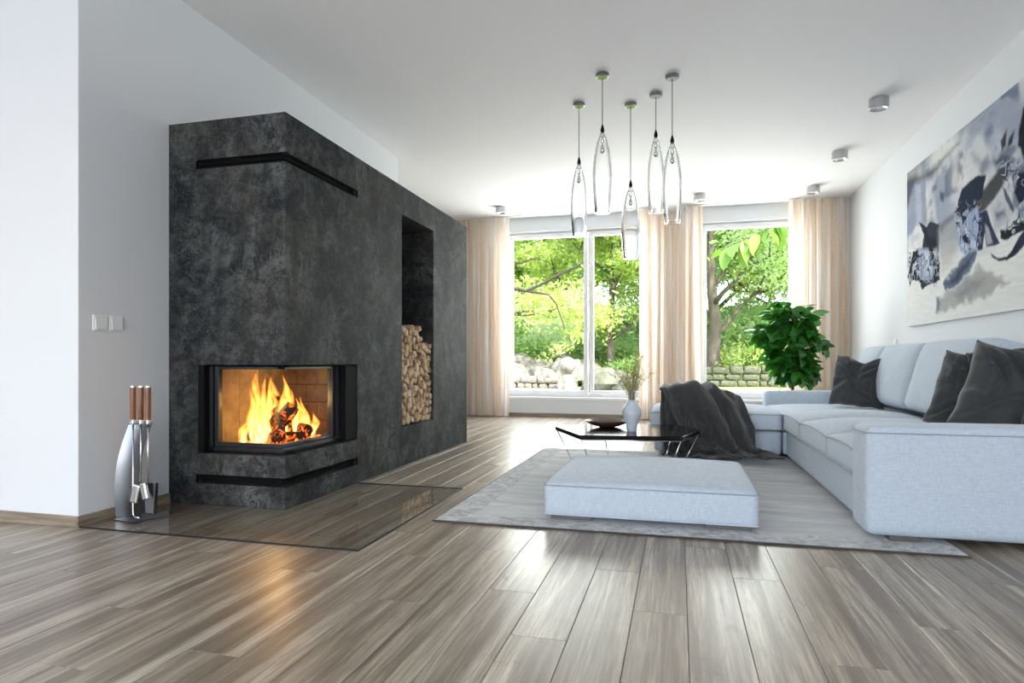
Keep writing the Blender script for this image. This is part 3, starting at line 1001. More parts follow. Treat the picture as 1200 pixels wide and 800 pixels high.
# ------------------------------------------------------------------ fireside tools
# stand: bowed steel sheet on a foot plate, with a bar at the top for three tools
TX, TY = -2.80, 2.74
ts = thing('tool_stand', 'curved brushed steel stand for fireside tools on the glass plate', 'tool stand', (TX, TY, .0085))
b = MB(); nz_, nw = 22, 8
def sheet(s, u):
    z = .004 + .51 * s
    xl = -.135 + .045 * (s ** 2.2); xr = .030 + .030 * s - .05 * math.sin(PI * s) * .35
    y = -.035 * math.sin(PI * s * .95) - .045 + .050 * s
    return (xl + (xr - xl) * u, y + .055 + .018 * math.sin(PI * u), z)
grid = [[sheet(i / nz_, k / nw) for k in range(nw + 1)] for i in range(nz_ + 1)]
front = [p for r_ in grid for p in r_]; back = [(x, y + .003, z) for x, y, z in front]
F = []
W_ = nw + 1; off = len(front)
for i in range(nz_):
    for k in range(nw):
        a = i * W_ + k; F.append((a, a + 1, a + 1 + W_, a + W_)); F.append((off + a, off + a + W_, off + a + 1 + W_, off + a + 1))
for i in range(nz_):
    a = i * W_; F.append((a, a + W_, off + a + W_, off + a)); a = i * W_ + nw; F.append((a, off + a, off + a + W_, a + W_))
b.add(front + back, F)
b.build('steel_sheet', M['steel'], ts, auto=40)
MB().prism([(-.125, -.03), (.035, -.05), (.115, .125), (-.04, .125)], 0, .004).build('foot_plate', M['steel'], ts, bevel=.001)
MB().prism([(-.005, -.040), (.012, -.044), (.116, -.036), (.116, .0), (.06, .03), (-.005, .030)], .513, .518).build('tool_bar', M['steel'], ts)

def tool(name, label, x, y, zend):
    t = thing(name, label, 'fireside tool', (TX + x, TY + y, .0085), 0, 'fireside tools on the steel stand')
    MB().lathe([(.0, .538), (.0135, .538), (.0145, .545), (.0145, .703), (.0135, .708), (0, .708)], 18).build('wooden_handle', M['handle'], t, auto=35)
    MB().lathe([(.0, .708), (.0145, .708), (.0135, .716), (0, .717)], 18).build('end_cap', M['silver'], t, auto=35)
    MB().lathe([(.0, .518), (.010, .518), (.010, .538), (0, .538)], 14).build('collar', M['silver'], t, auto=35)
    return t
y0 = -.028
pk = tool('fire_poker', 'steel fire poker with wooden handle, leftmost on the stand', .018, y0, 0)
MB().tube([(0, 0, .52), (0, 0, .045), (.006, 0, .030), (.020, -.006, .026), (.055, -.012, .026)], .0042, 8).build('rod', M['silver'], pk, smooth=True)
br = tool('fire_brush', 'steel fireside brush with wooden handle, middle one on the stand', .066, y0 + .002, 0)
MB().tube([(0, 0, .52), (0, 0, .20)], .0036, 8).build('rod', M['silver'], br, smooth=True)
hb = MB().box(-.022, .022, -.012, .010, -.055, .045)
hb.xform(Matrix.Translation((-.018, -.012, .155)) @ Matrix.Rotation(math.radians(14), 4, 'Y'))
ho = hb.build('brush_head', M['silver'], br, bevel=.008)
q = MB(); rq = rnd(4)
for i in range(150):
    x_ = rq.uniform(-.020, .016); z_ = rq.uniform(-.05, .04)
    q.tube([(x_ - .018, .0, z_ + .150), (x_ - .018 - rq.uniform(.025, .055), rq.uniform(.01, .03), z_ + .145 + rq.uniform(-.012, .012))], .0011, 3, cap=False)
bo = q.build('bristles', M['bristle'], br); bo['kind'] = 'stuff'
sh = tool('ash_shovel', 'steel ash shovel with wooden handle, rightmost on the stand', .108, y0 + .006, 0)
MB().tube([(0, 0, .52), (0, 0, .20)], .0036, 8).build('rod', M['silver'], sh, smooth=True)
hb = MB().box(-.020, .020, -.010, .010, -.045, .045)
hb.xform(Matrix.Translation((-.010, -.012, .165)) @ Matrix.Rotation(math.radians(-14), 4, 'Y'))
hb.build('shovel_socket', M['silver'], sh, bevel=.008)
sb = MB()
pts = [(-.045, .0, .205), (.045, .0, .205), (.034, .0, .045), (-.034, .0, .045)]
pts2 = [(-.052, -.030, .210), (.056, -.030, .210), (.040, -.028, .040), (-.040, -.028, .040)]
sb.add([(x, y + .02, z) for x, y, z in pts] + [(x, y + .02, z) for x, y, z in pts2] + [(x, y + .022, z) for x, y, z in pts],
       [(0, 1, 2, 3), (0, 4, 5, 1), (1, 5, 6, 2), (3, 7, 4, 0), (8, 11, 10, 9)])
so_ = sb.build('shovel_pan', M['steel'], sh)
md = so_.modifiers.new('s', 'SOLIDIFY'); md.thickness = .0015

# ------------------------------------------------------------------ rug
RX, RY = -.02, 4.60
rg = MB()
nx_, ny_ = 50, 60
vs = []
for j in range(ny_ + 1):
    for i in range(nx_ + 1):
        x = -1.24 + 2.48 * i / nx_; y = -1.45 + 2.90 * j / ny_
        ex = .0
        if i in (0, nx_): ex = .004 * noise.noise(Vector((y * 4, 3, 0)))
        ey = .003 * noise.noise(Vector((x * 4, 9, 0))) if j in (0, ny_) else 0
        vs.append((x + ex, y + ey, .0095))
fs = [(j * (nx_ + 1) + i, j * (nx_ + 1) + i + 1, (j + 1) * (nx_ + 1) + i + 1, (j + 1) * (nx_ + 1) + i) for j in range(ny_) for i in range(nx_)]
rg.add(vs, fs)
per = [j * (nx_ + 1) for j in range(ny_, 0, -1)] + list(range(0, nx_)) + [j * (nx_ + 1) + nx_ for j in range(0, ny_)] + [ny_ * (nx_ + 1) + i for i in range(nx_, 0, -1)]
nb = len(rg.v); rg.v += [(rg.v[i][0], rg.v[i][1], .0012) for i in per]
for a in range(len(per)):
    c = (a + 1) % len(per); rg.f.append((per[a], nb + a, nb + c, per[c])); rg.mi.append(0)
ro_ = rg.build('rug', M['rug']); ro_.location = (RX, RY, 0)
tag(ro_, 'distressed grey woven rug with a worn border under the ottoman', 'rug')
bn = MB()
for (xa, xb, ya, yb) in ((-1.246, 1.246, -1.456, -1.448), (-1.246, 1.246, 1.448, 1.456), (-1.246, -1.238, -1.448, 1.448), (1.238, 1.246, -1.448, 1.448)):
    bn.box(xa, xb, ya, yb, .001, .010)
M['binding'] = mat_fabric('rug_binding', (.085, .08, .07), (.04, .038, .035))
bn.build('edge_binding', M['binding'], ro_)

# ------------------------------------------------------------------ soft boxes
def cushion(sx, sy, sz, r, crown=0.0, crown_b=0.0, n=20, nz=8, puff=0.0, sag=0.0, seed=0, wr=0.0, arc=0.0):
    """rounded, crowned box centred on x,y with its base at z=0"""
    b = MB(); ids = {}
    def dist(i, m):
        # denser lines near the borders
        u = 2 * i / m - 1
        return math.copysign(abs(u) ** .75, u)
    def pt(i, j, k):
        x, y, z = dist(i, n) * sx / 2, dist(j, n) * sy / 2, (k / nz) * sz
        cx = max(-sx / 2 + r, min(sx / 2 - r, x)); cy = max(-sy / 2 + r, min(sy / 2 - r, y)); cz = max(r, min(sz - r, z))
        d = Vector((x - cx, y - cy, z - cz))
        if d.length > 1e-9:
            # project onto the rounded shell
            m_ = max(abs(d.x), abs(d.y), abs(d.z)); q = d.normalized() * m_
            x, y, z = cx + q.x, cy + q.y, cz + q.z
        fx, fy = max(0, 1 - (2 * x / sx) ** 2), max(0, 1 - (2 * y / sy) ** 2)
        t = z / sz
        c = (fx * fy) ** .55
        z2 = z + t * crown * c - (1 - t) * crown_b * c
        fz = max(0, 1 - (2 * t - 1) ** 2)
        x += math.copysign(puff * fy * fz, x) * abs(2 * x / sx) ** 2
        y += math.copysign(puff * fx * fz, y) * abs(2 * y / sy) ** 2
        z2 += t * arc * fy ** .6
        if wr:
            z2 += wr * t * noise.noise(Vector((x * 5 + seed, y * 5, 1.3)))
        return (x, y, z2)
    def vid(i, j, k):
        if (i, j, k) not in ids:
            ids[(i, j, k)] = len(b.v); b.v.append(pt(i, j, k))
        return ids[(i, j, k)]
    def quad(a, c, d, e): b.f.append((vid(*a), vid(*c), vid(*d), vid(*e))); b.mi.append(0)
    for i in range(n):
        for j in range(n):
            quad((i, j, nz), (i + 1, j, nz), (i + 1, j + 1, nz), (i, j + 1, nz))
            quad((i, j, 0), (i, j + 1, 0), (i + 1, j + 1, 0), (i + 1, j, 0))
    for i in range(n):
        for k in range(nz):
            quad((i, 0, k), (i + 1, 0, k), (i + 1, 0, k + 1), (i, 0, k + 1))
            quad((i, n, k), (i, n, k + 1), (i + 1, n, k + 1), (i + 1, n, k))
            quad((0, i, k), (0, i, k + 1), (0, i + 1, k + 1), (0, i + 1, k))
            quad((n, i, k), (n, i + 1, k), (n, i + 1, k + 1), (n, i, k + 1))
    return b

def rrect(sx, sy, z, r, n=6, zf=None):
    pts = []
    for (cx, cy, a0) in ((sx / 2 - r, sy / 2 - r, 0), (-sx / 2 + r, sy / 2 - r, PI / 2), (-sx / 2 + r, -sy / 2 + r, PI), (sx / 2 - r, -sy / 2 + r, 1.5 * PI)):
        for k in range(n + 1):
            a = a0 + k * PI / 2 / n; pts.append((cx + r * math.cos(a), cy + r * math.sin(a), z))
    return pts

def move(b, x, y, z, M_=None):
    if M_ is not None: b.xform(M_)
    b.v = [(p[0] + x, p[1] + y, p[2] + z) for p in b.v]; return b

# ------------------------------------------------------------------ ottoman
OX, OY = -.155, 3.80
ot = thing('ottoman', 'low square pale blue-grey upholstered ottoman on the rug', 'ottoman', (OX, OY, .0105))
OSX, OSY = 1.075, 1.02
body = cushion(OSX, OSY, .172, .022, crown=.048, n=26, nz=8, puff=.006)
move(body, 0, 0, .024).build('cushion', M['sofa'], ot, smooth=True)
# piping seams at the top edge and the bottom edge
MB().tube(rrect(OSX + .004, OSY + .004, .186, .024), .0035, 6, closed=True).build('top_piping', M['seam'], ot, smooth=True)
MB().tube(rrect(OSX + .001, OSY + .001, .034, .024), .0035, 6, closed=True).build('bottom_piping', M['sofa'], ot, smooth=True)
for sx_, sy_ in ((-1, -1), (1, -1), (1, 1), (-1, 1)):
    x = sx_ * (OSX / 2 - .14); y = sy_ * (OSY / 2 - .075)
    MB().box(x - .11, x + .11, y - .03, y + .03, 0, .026).build('foot', M['rod2'], ot, bevel=.002)

# ------------------------------------------------------------------ sectional sofa
sf = thing('sectional_sofa', 'large pale blue-grey linen corner sofa with chaise along the right wall', 'sofa', (1.5, 4.8, .0105))
SO = Vector((1.5, 4.8, .0105))
def spart(b, name, m=M['sofa'], parent=sf, **kw):
    b.v = [(x - SO.x, y - SO.y, z - SO.z) for x, y, z in b.v]
    kw.setdefault('smooth', True)
    return b.build(name, m, parent, **kw)
def sbox(x0, x1, y0, y1, z0, z1, r=.03, crown=0, cb=0, n=20, nz=8, puff=0, seed=0, wr=0, arc=0):
    return move(cushion(x1 - x0, y1 - y0, z1 - z0, r, crown, cb, n, nz, puff, seed=seed, wr=wr, arc=arc), (x0 + x1) / 2, (y0 + y1) / 2, z0)
# plinths
spart(sbox(.898, 2.20, 3.50, 5.86, .04, .264, .02), 'seat_base')
spart(sbox(-.21, .865, 5.85, 7.02, .045, .252, .025, puff=.004), 'chaise_base')
spart(sbox(.875, 2.20, 5.87, 7.02, .045, .252, .02), 'corner_base')
# near arm
arm_ = spart(sbox(.848, 2.20, 3.285, 3.545, .036, .548, .042, crown=.010, n=26, nz=16), 'armrest')
spart(MB().tube([(p[0] + 1.524, p[1] + 3.415, .518) for p in rrect(1.352, .260, 0, .045)], .0035, 6, closed=True), 'piping', M['seam'], arm_)
spart(sbox(.87, 2.20, 7.01, 7.25, .04, .548, .045, crown=.008, nz=12), 'armrest')
# back rest panel along the wall
spart(sbox(2.00, 2.235, 3.30, 7.25, .04, .925, .05, n=24, nz=16), 'back_panel')
# seat cushions with piping
def seat(x0, x1, y0, y1, z0, z1, crown, seed, arc=0.0):
    o = spart(sbox(x0, x1, y0, y1, z0, z1, .022, crown=crown, cb=.0, n=24, puff=.008, seed=seed, wr=.006, arc=arc), 'seat_cushion')
    pp = rrect(x1 - x0 + .008, y1 - y0 + .004, 0, .024)
    for zz in (z1 - .008, z0 + .010):
        pq = []
        for a_, b_ in zip(pp, pp[1:] + pp[:1]):
            for k in range(8): pq.append([a_[m] + (b_[m] - a_[m]) * k / 8 for m in range(2)])
        q = MB().tube([(p[0] + (x0 + x1) / 2, p[1] + (y0 + y1) / 2, zz + (arc * max(0, 1 - (2 * p[1] / (y1 - y0)) ** 2) ** .6 if zz > z0 + .05 else 0)) for p in pq], .004, 6, closed=True)
        spart(q, 'piping', M['seam'] if zz > z0 + .05 else M['sofa'], o)
    return o
seat(.865, 1.78, 3.50, 4.175, .280, .400, .055, 1, .022)
seat(.865, 1.78, 4.180, 5.045, .280, .400, .060, 2, .022)
seat(.865, 1.78, 5.05, 5.79, .280, .400, .055, 3, .022)
# chaise top cushion
seat(-.245, .860, 5.80, 7.00, .262, .405, .045, 4)
seat(.870, 1.99, 5.815, 7.00, .262, .405, .045, 5)
# back cushions, tilted against the back panel
def back_cushion(y0, y1, seed, ztop=.50, lean=16):
    b = cushion(.52, y1 - y0 - .004, .20, .04, crown=.075, crown_b=.01, n=22, nz=8, puff=.008, seed=seed, wr=.010)
    # cushion lies flat: x up the back, z outwards
    b.xform(Matrix.Rotation(math.radians(-90), 4, 'Y'))          # z -> -x , x -> z
    b.xform(Matrix.Rotation(math.radians(lean), 4, 'Y'))
    move(b, 1.93, (y0 + y1) / 2, .70)
    return spart(b, 'back_cushion')
back_cushion(4.34, 5.45, 2)
back_cushion(5.45, 6.38, 3)
back_cushion(6.38, 7.00, 4)
# feet
for (x, y) in ((1.02, 3.36), (2.0, 3.36), (-.08, 5.95), (-.08, 6.9), (2.0, 7.1), (1.02, 7.1)):
    spart(MB().box(x - .06, x + .06, y - .035, y + .035, .0106, .045), 'foot', M['rod2'], smooth=False)

# ------------------------------------------------------------------ throw pillows
def pillow_mesh(w=.50, t=.17, seed=0, wr=.022, chop=0.0, n=34):
    b = MB(); top = []; bot = []
    rr = rnd(seed); dx, dz = rr.uniform(-9, 9), rr.uniform(-9, 9)
    creases = [(rr.choice([-1, 1]) * rr.uniform(.55, .95), rr.choice([-1, 1, 1]) * rr.uniform(.55, .95), rr.uniform(-.45, .45), rr.uniform(-.5, .35), rr.uniform(.05, .10), rr.uniform(.5, 1.0)) for _ in range(6)]
    for j in range(n + 1):
        for i in range(n + 1):
            u, v_ = 2 * i / n - 1, 2 * j / n - 1
            # edges bow inwards between the corners
            sx_ = w / 2 * u * (1 - .035 * (1 - v_ * v_) * abs(u)) + .012 * noise.noise(Vector((v_ * 2.5, dx, 1))) * abs(u); sz_ = w / 2 * v_ * (1 - .045 * (1 - u * u) * abs(v_)) + .012 * noise.noise(Vector((u * 2.5, dz, 7))) * abs(v_)
            if chop: sz_ -= chop * math.exp(-(u / .35) ** 2) * max(0, v_) ** 2
            th = t / 2 * ((1 - u ** 4) * (1 - v_ ** 4)) ** .5 * (1 - .15 * (abs(u * v_)))
            rd = math.atan2(v_ + (.2 * math.sin(dx)), u + .1)
            fold = noise.noise(Vector((rd * 2.6 + dx, math.hypot(u, v_) * .8, dz))) * math.hypot(u, v_) ** 1.2
            ns = noise.noise(Vector((u * 1.8 + dx, v_ * 1.8, dz))) - .55 * abs(noise.noise(Vector((u * 1.5 - v_ * 2.2 + dx, (u + v_) * 1.1, dz + 5)))) - .25 * abs(noise.noise(Vector((u * 4.5 + dx, v_ * 3.0 + u, dz + 8))))
            e = (1 - u ** 8) * (1 - v_ ** 8)
            cz = 0
            for (ax, ay, bx, by, cw, ca2) in creases:
                lx, ly = bx - ax, by - ay; L2 = lx * lx + ly * ly
                tt = max(0, min(1, ((u - ax) * lx + (v_ - ay) * ly) / L2))
                dd = ((u - ax) * ly - (v_ - ay) * lx) / math.sqrt(L2) + .08 * math.sin(5 * tt + ax * 9)
                cz += ca2 * (math.exp(-((dd - cw) / cw) ** 2) * .8 - math.exp(-(dd / cw) ** 2)) * math.sin(PI * min(1, tt * .9 + .1)) ** .6
            w1 = wr * (1.0 * fold + .8 * ns + 1.15 * cz) * e
            if chop: w1 -= .04 * math.exp(-(u / .13) ** 2) * max(0, .5 + v_ * .5) ** 1.5 * e
            top.append((sx_, -(th + w1), sz_)); bot.append((sx_, th + .6 * w1 * 0, sz_))
    vs = top + bot; N = (n + 1) ** 2; fs = []
    for j in range(n):
        for i in range(n):
            a = j * (n + 1) + i
            fs.append((a, a + 1, a + n + 2, a + n + 1)); fs.append((N + a, N + a + n + 1, N + a + n + 2, N + a + 1))
    return b.add(vs, fs)
def pillow(loc, rot, label, seed, w=.5, t=.17, chop=0, wr=.022):
    b = pillow_mesh(w, t, seed, chop=chop, wr=wr)
    me = b.mesh('throw_pillow', M['pillow'], True)
    bm = bmesh.new(); bm.from_mesh(me); bmesh.ops.remove_doubles(bm, verts=bm.verts, dist=.0004); bm.to_mesh(me); bm.free()
    o = link('throw_pillow', me); o.location = loc; o.rotation_euler = [math.radians(a) for a in rot]
    tag(o, label, 'pillow', 'dark grey throw pillows on the sofa'); 
    return o
pillow((1.56, 6.22, .675), (-14, 4, -34), 'dark grey throw pillow in the far corner of the sofa', 11, .46, .20, chop=.05, wr=.045)
pillow((1.64, 4.12, .665), (-16, 10, -40), 'creased dark grey throw pillow, leftmost of those behind the near armrest', 12, .45, .20, wr=.05)
pillow((1.70, 3.84, .680), (-14, 16, -22), 'plump dark grey throw pillow in the middle behind the near armrest', 13, .48, .22, wr=.05)
pillow((1.915, 3.64, .655), (-12, 17, -6), 'dark grey throw pillow nearest the picture edge, overlapping the plump one', 14, .50, .20, wr=.045)
pillow((1.80, 4.03, .715), (-12, -6, -24), 'dark grey throw pillow mostly hidden, only its corner showing above the others', 15, .44, .16, wr=.02)

# ------------------------------------------------------------------ coffee table
ct = thing('coffee_table', 'black lacquered hexagonal coffee table on thin chrome legs', 'coffee table', (-.38, 4.93, .0105))
TZ = .33
hexa = [(-.963, 5.031), (-.678, 4.47), (.029, 4.555), (.161, 5.042), (-.02, 5.42), (-.62, 5.37)]
hx = [(x + .38, y - 4.93) for x, y in hexa]
MB().prism(hx, TZ - .0105 - .030, TZ - .0105).build('table_top', M['lacquer'], ct, bevel=.002)
# wire frame under the top, then slanted legs with floor runners
ins = [(x * .97, y * .97) for x, y in hx]
zr = TZ - .0105 - .034
MB().tube([(x, y, zr) for x, y in ins], .0045, 6, closed=True).build('under_frame', M['chrome'], ct, smooth=True)
foot = [(x * .72, y * .72) for x, y in hx]
for i in range(6):
    MB().tube([(ins[i][0], ins[i][1], zr), (foot[i][0], foot[i][1], .004)], .0045, 8).build('leg', M['chrome'], ct, smooth=True)
MB().tube([(x, y, .0045) for x, y in foot], .0042, 6, closed=True).build('floor_ring', M['chrome'], ct, smooth=True)

bw = MB()
prof = [(.0, 0), (.060, 0), (.10, .008), (.150, .028), (.182, .052), (.178, .054), (.145, .034), (.095, .015), (.0, .009)]
bw.lathe(prof, 40)
bo_ = bw.build('wooden_bowl', M['bowl'], smooth=True); bo_.location = (-.55, 5.08, TZ + .001); bo_.rotation_euler = (0, 0, .4)
bo_.scale = (1, .8, 1)
tag(bo_, 'shallow dark brown wooden bowl on the black coffee table', 'bowl')
vz = MB().lathe([(.0, 0), (.036, 0), (.038, .004), (.044, .05), (.060, .10), (.070, .130), (.069, .150), (.058, .180), (.040, .208), (.028, .226), (.026, .236), (.022, .236), (.022, .226), (.034, .205), (.05, .175), (.0, .12)], 36)
vo = vz.build('vase', M['ceramic'], smooth=True); vo.location = (-.338, 4.80, TZ + .001)
tag(vo, 'pale blue-white ceramic vase holding dried grass on the coffee table', 'vase')
M['drygrass'] = mat_leaf('dry_grass', (.30, .27, .13), (.50, .46, .28), .3, .8, 10)
gt = thing('dried_grass', 'bunch of thin dried grass stems standing in the vase', 'dried grass', (-.338, 4.80, TZ + .15))
gr = rnd(9)
for i in range(52):
    a = gr.uniform(0, 6.28); sp = gr.uniform(.01, .19); hh = gr.uniform(.24, .50)
    pts = [(math.cos(a) * .010, math.sin(a) * .010, .0)]
    for k in range(1, 8):
        s = k / 7
        pts.append((math.cos(a) * (.010 + sp * s ** 2.0), math.sin(a) * (.010 + sp * s ** 2.0), hh * s - sp * .25 * s ** 3))
    q = MB().tube(pts, [.0013] * 5 + [.001, .0008, .0005], 4)
    if i % 2 == 0:
        for m_ in range(34):
            s = gr.uniform(.5, 1); k = min(6, int(s * 7)); f = s * 7 - k
            p = Vector(pts[k]).lerp(Vector(pts[k + 1]), f)
            d = Vector((gr.uniform(-1, 1), gr.uniform(-1, 1), gr.uniform(.2, 1.2))).normalized() * gr.uniform(.016, .036)
            sd = d.orthogonal().normalized() * .0026
            q.add([p, p + d * .5 + sd, p + d, p + d * .5 - sd], [(0, 1, 2, 3)])
    q.build('stem', M['drygrass'], gt)

# ------------------------------------------------------------------ throw blanket
def throw_blanket():
    """two overlapping swaths of one throw: over the chaise top, down its front and out on the rug"""
    N = noise.noise
    def ridge(x): return 1 - abs(2 * x) ** .8
    def path(t, hump):
        # t 0 rear on the seat .. 1 end on the floor ; returns y, z, normal
        P_ = [(0, 6.42, .462), (.16, 6.28, .47 + hump * .5), (.30, 6.06, .475 + hump), (.42, 5.86, .47 + hump * .85), (.50, 5.765, .425), (.56, 5.735, .33), (.70, 5.715, .18), (.80, 5.69, .055), (.86, 5.62, .026), (1.0, 5.42, .024)]
        for a, b in zip(P_, P_[1:]):
            if t <= b[0]:
                f = (t - a[0]) / (b[0] - a[0]); f2 = f * f * (3 - 2 * f); f = .5 * f + .5 * f2
                return a[1] + (b[1] - a[1]) * f, a[2] + (b[2] - a[2]) * f
        return P_[-1][1:]
    def sheet(b, x_of, t0, t1, nx, nt, seed, lift, amp, fr, hump):
        vs = []
        for j in range(nt + 1):
            t = t0 + (t1 - t0) * j / nt
            for i in range(nx + 1):
                s = i / nx
                te = t + 0 * s
                x, te = x_of(s, t)
                hp_ = hump(s)
                y, z = path(te, hp_); y2, z2 = path(min(1, te + .02), hp_); y1, z1 = path(max(0, te - .02), hp_)
                ty, tz = y2 - y1, z2 - z1; L = math.hypot(ty, tz) or 1
                ny_, nz_ = tz / L, -ty / L            # outward: towards the viewer on the front, up on the top
                q = s * fr + .55 * N(Vector((seed, te * 2.3, s * 2)))
                big = ridge(N(Vector((q, te * .9, seed)))) * .8 + .2 * math.sin(q * 5.0)
                mid = ridge(N(Vector((q * 2.1 + 4, te * 2.6 + s * 1.5, seed + 3))))
                sml = N(Vector((q * 5, te * 7, seed + 7)))
                pl = (.5 + .5 * math.cos(2 * PI * (fr * 1.15 * s - 1.1 * (te - .3) * (.4 + s) + 1.3 * N(Vector((te * 2.2, s * 1.6, seed + 20)))))) ** 1.4
                d = lift + amp * (.55 * big + 1.0 * pl * (.35 + .75 * min(1, te / .55)) * (1 if te < .78 else max(.25, 1 - 4 * (te - .78))) * (.55 + .45 * min(1, max(0, (te - .3) / .25))) + .40 * mid * (.5 + te) + .14 * sml)
                if te > .82: d *= 1.05
                if te < .1: d *= .5 + 5 * te
                vs.append((x + .018 * N(Vector((s * 4, te * 5, seed + 11))), y + ny_ * d, max(.018, z + nz_ * d * (1 if te < .8 else .55))))
        fs = [(j * (nx + 1) + i, j * (nx + 1) + i + 1, (j + 1) * (nx + 1) + i + 1, (j + 1) * (nx + 1) + i) for j in range(nt) for i in range(nx)]
        b.add(vs, fs)
    b = MB()
    # pleated under-swath hanging at the left
    sheet(b, lambda s, t: (-.165 + .34 * s + .03 * t, t), .22, .84, 70, 70, 2.7, .004, .052, 4.0, lambda s: .06 + .03 * s)
    # rolled corner on top at the left
    # main swath: its left hem runs diagonally down to the right
    def xm(s, t):
        left = -.17 + .28 * max(0, min(1, (t - .40) / .36)) ** .9 - .05 * max(0, t - .8)
        right = .40 + .22 * min(1, max(0, (t - .25) / .35)) ** .8 + .22 * max(0, (t - .74) / .26)
        return left + (right - left) * s, t
    sheet(b, xm, .0, .985, 120, 150, 9.3, .034, .085, 2.4, lambda s: .03 + .075 * math.sin(PI * min(1, .25 + s * .75)) + .03 * N(Vector((s * 6, 2, 1))))
    # narrow rope-like swath laid on top, running down the right half
    def xr(s, t):
        c = .10 + .20 * t + .03 * math.sin(6 * t); w_ = .10 + .05 * t
        return c + (s - .5) * 2 * w_, t
    def hm(s): return .09
    sheet(b, xr, .16, .90, 40, 120, 21.1, .030, .030, 1.6, hm)
    o = b.build('throw_blanket', M['throw'], smooth=True)
    m2 = o.modifiers.new('thick', 'SOLIDIFY'); m2.thickness = .009; m2.offset = 0
    tag(o, 'dark grey plush throw bunched over the end of the chaise and trailing onto the rug', 'blanket')
throw_blanket()

# ------------------------------------------------------------------ potted plant
def leaf_mesh(L=.15, W=.080, curl=.25, n=7):
    b = MB(); vs = []
    for i in range(n + 1):
        s = i / n; w_ = W / 2 * math.sin(PI * min(1, s ** .85)) ** .8 if 0 < s < 1 else 0.0006
        x = L * s; z = -curl * L * s * s
        vs += [(x, -w_, z + .10 * w_), (x, 0, z - .08 * w_), (x, w_, z + .10 * w_)]
    fs = []
    for i in range(n):
        a = i * 3
        fs += [(a, a + 1, a + 4, a + 3), (a + 1, a + 2, a + 5, a + 4)]
    return b.add(vs, fs)
pt_ = thing('potted_ficus', 'tall leafy dark green potted plant behind the far sofa arm by the right window', 'plant', (1.36, 8.45, 0))
MB().lathe([(0, 0), (.13, 0), (.17, .30), (.175, .32), (.160, .32), (.158, .28), (0, .28)], 28).build('pot', M['pot'], pt_, auto=40)
MB().lathe([(0, .285), (.155, .285)], 28).build('soil', M['soil'], pt_)
lm = [leaf_mesh(.180, .120, c).mesh('leaf', M['ficus'], True) for c in (.12, .3, .5)]
pr = rnd(21)
stb = MB(); ends = []
stb.tube([(0, 0, .28), (.01, .0, .55), (-.005, .01, .85), (.015, 0, 1.15), (.0, .0, 1.45)], [.020, .018, .016, .012, .006], 8)
for i in range(34):
    z0_ = .58 + .94 * (i / 34) ; a = i * 2.4 + pr.uniform(-.3, .3)
    hw = .44 * math.sin(PI * min(1, (z0_ - .30) / 1.45)) ** .7
    L = hw * pr.uniform(.5, .85)
    p0 = Vector((0, 0, z0_)); p1 = p0 + Vector((math.cos(a) * L * .5, math.sin(a) * L * .5, .07)); p2 = p0 + Vector((math.cos(a) * L, math.sin(a) * L, .12 + pr.uniform(-.04, .06)))
    stb.tube([p0, p1, p2], [.008, .006, .003], 5)
    ends += [(p0.lerp(p1, .7), a), (p1, a), (p1.lerp(p2, .5), a), (p2, a), (p2, a)]
stb.build('stems', M['stem'], pt_, smooth=True)
inner = MB()
for p, a in ends:
    for k in range(2):
        mt = Matrix.Translation(p * .93 + Vector((pr.uniform(-.05, .05), pr.uniform(-.05, .05), .045 + pr.uniform(-.05, .05)))) @ Matrix.Rotation(a + pr.uniform(-1.8, 1.8), 4, 'Z') @ Matrix.Rotation(pr.uniform(-.6, .9), 4, 'Y') @ Matrix.Rotation(pr.uniform(-.9, .9), 4, 'X')
        lf = leaf_mesh(.155, .092, .3, 5).xform(mt); inner.add(lf.v, lf.f)
io = inner.build('inner_leaves', M['ficus'], pt_, smooth=True); io['kind'] = 'stuff'
nleaf = 0
for p, a in ends + [(Vector((0, 0, 1.46)), k * 1.3) for k in range(6)]:
    for k in range(2):
        if nleaf >= 292: break
        o = bpy.data.objects.new('leaf', pr.choice(lm)); COL.objects.link(o); o.parent = pt_
        o.location = p + Vector((pr.uniform(-.025, .025), pr.uniform(-.025, .025), pr.uniform(-.02, .03)))
        o.rotation_euler = (pr.uniform(-.9, .9), pr.uniform(-.6, .9), a + pr.uniform(-1.6, 1.6))
        s = pr.uniform(.8, 1.2); o.scale = (s, s, s); nleaf += 1

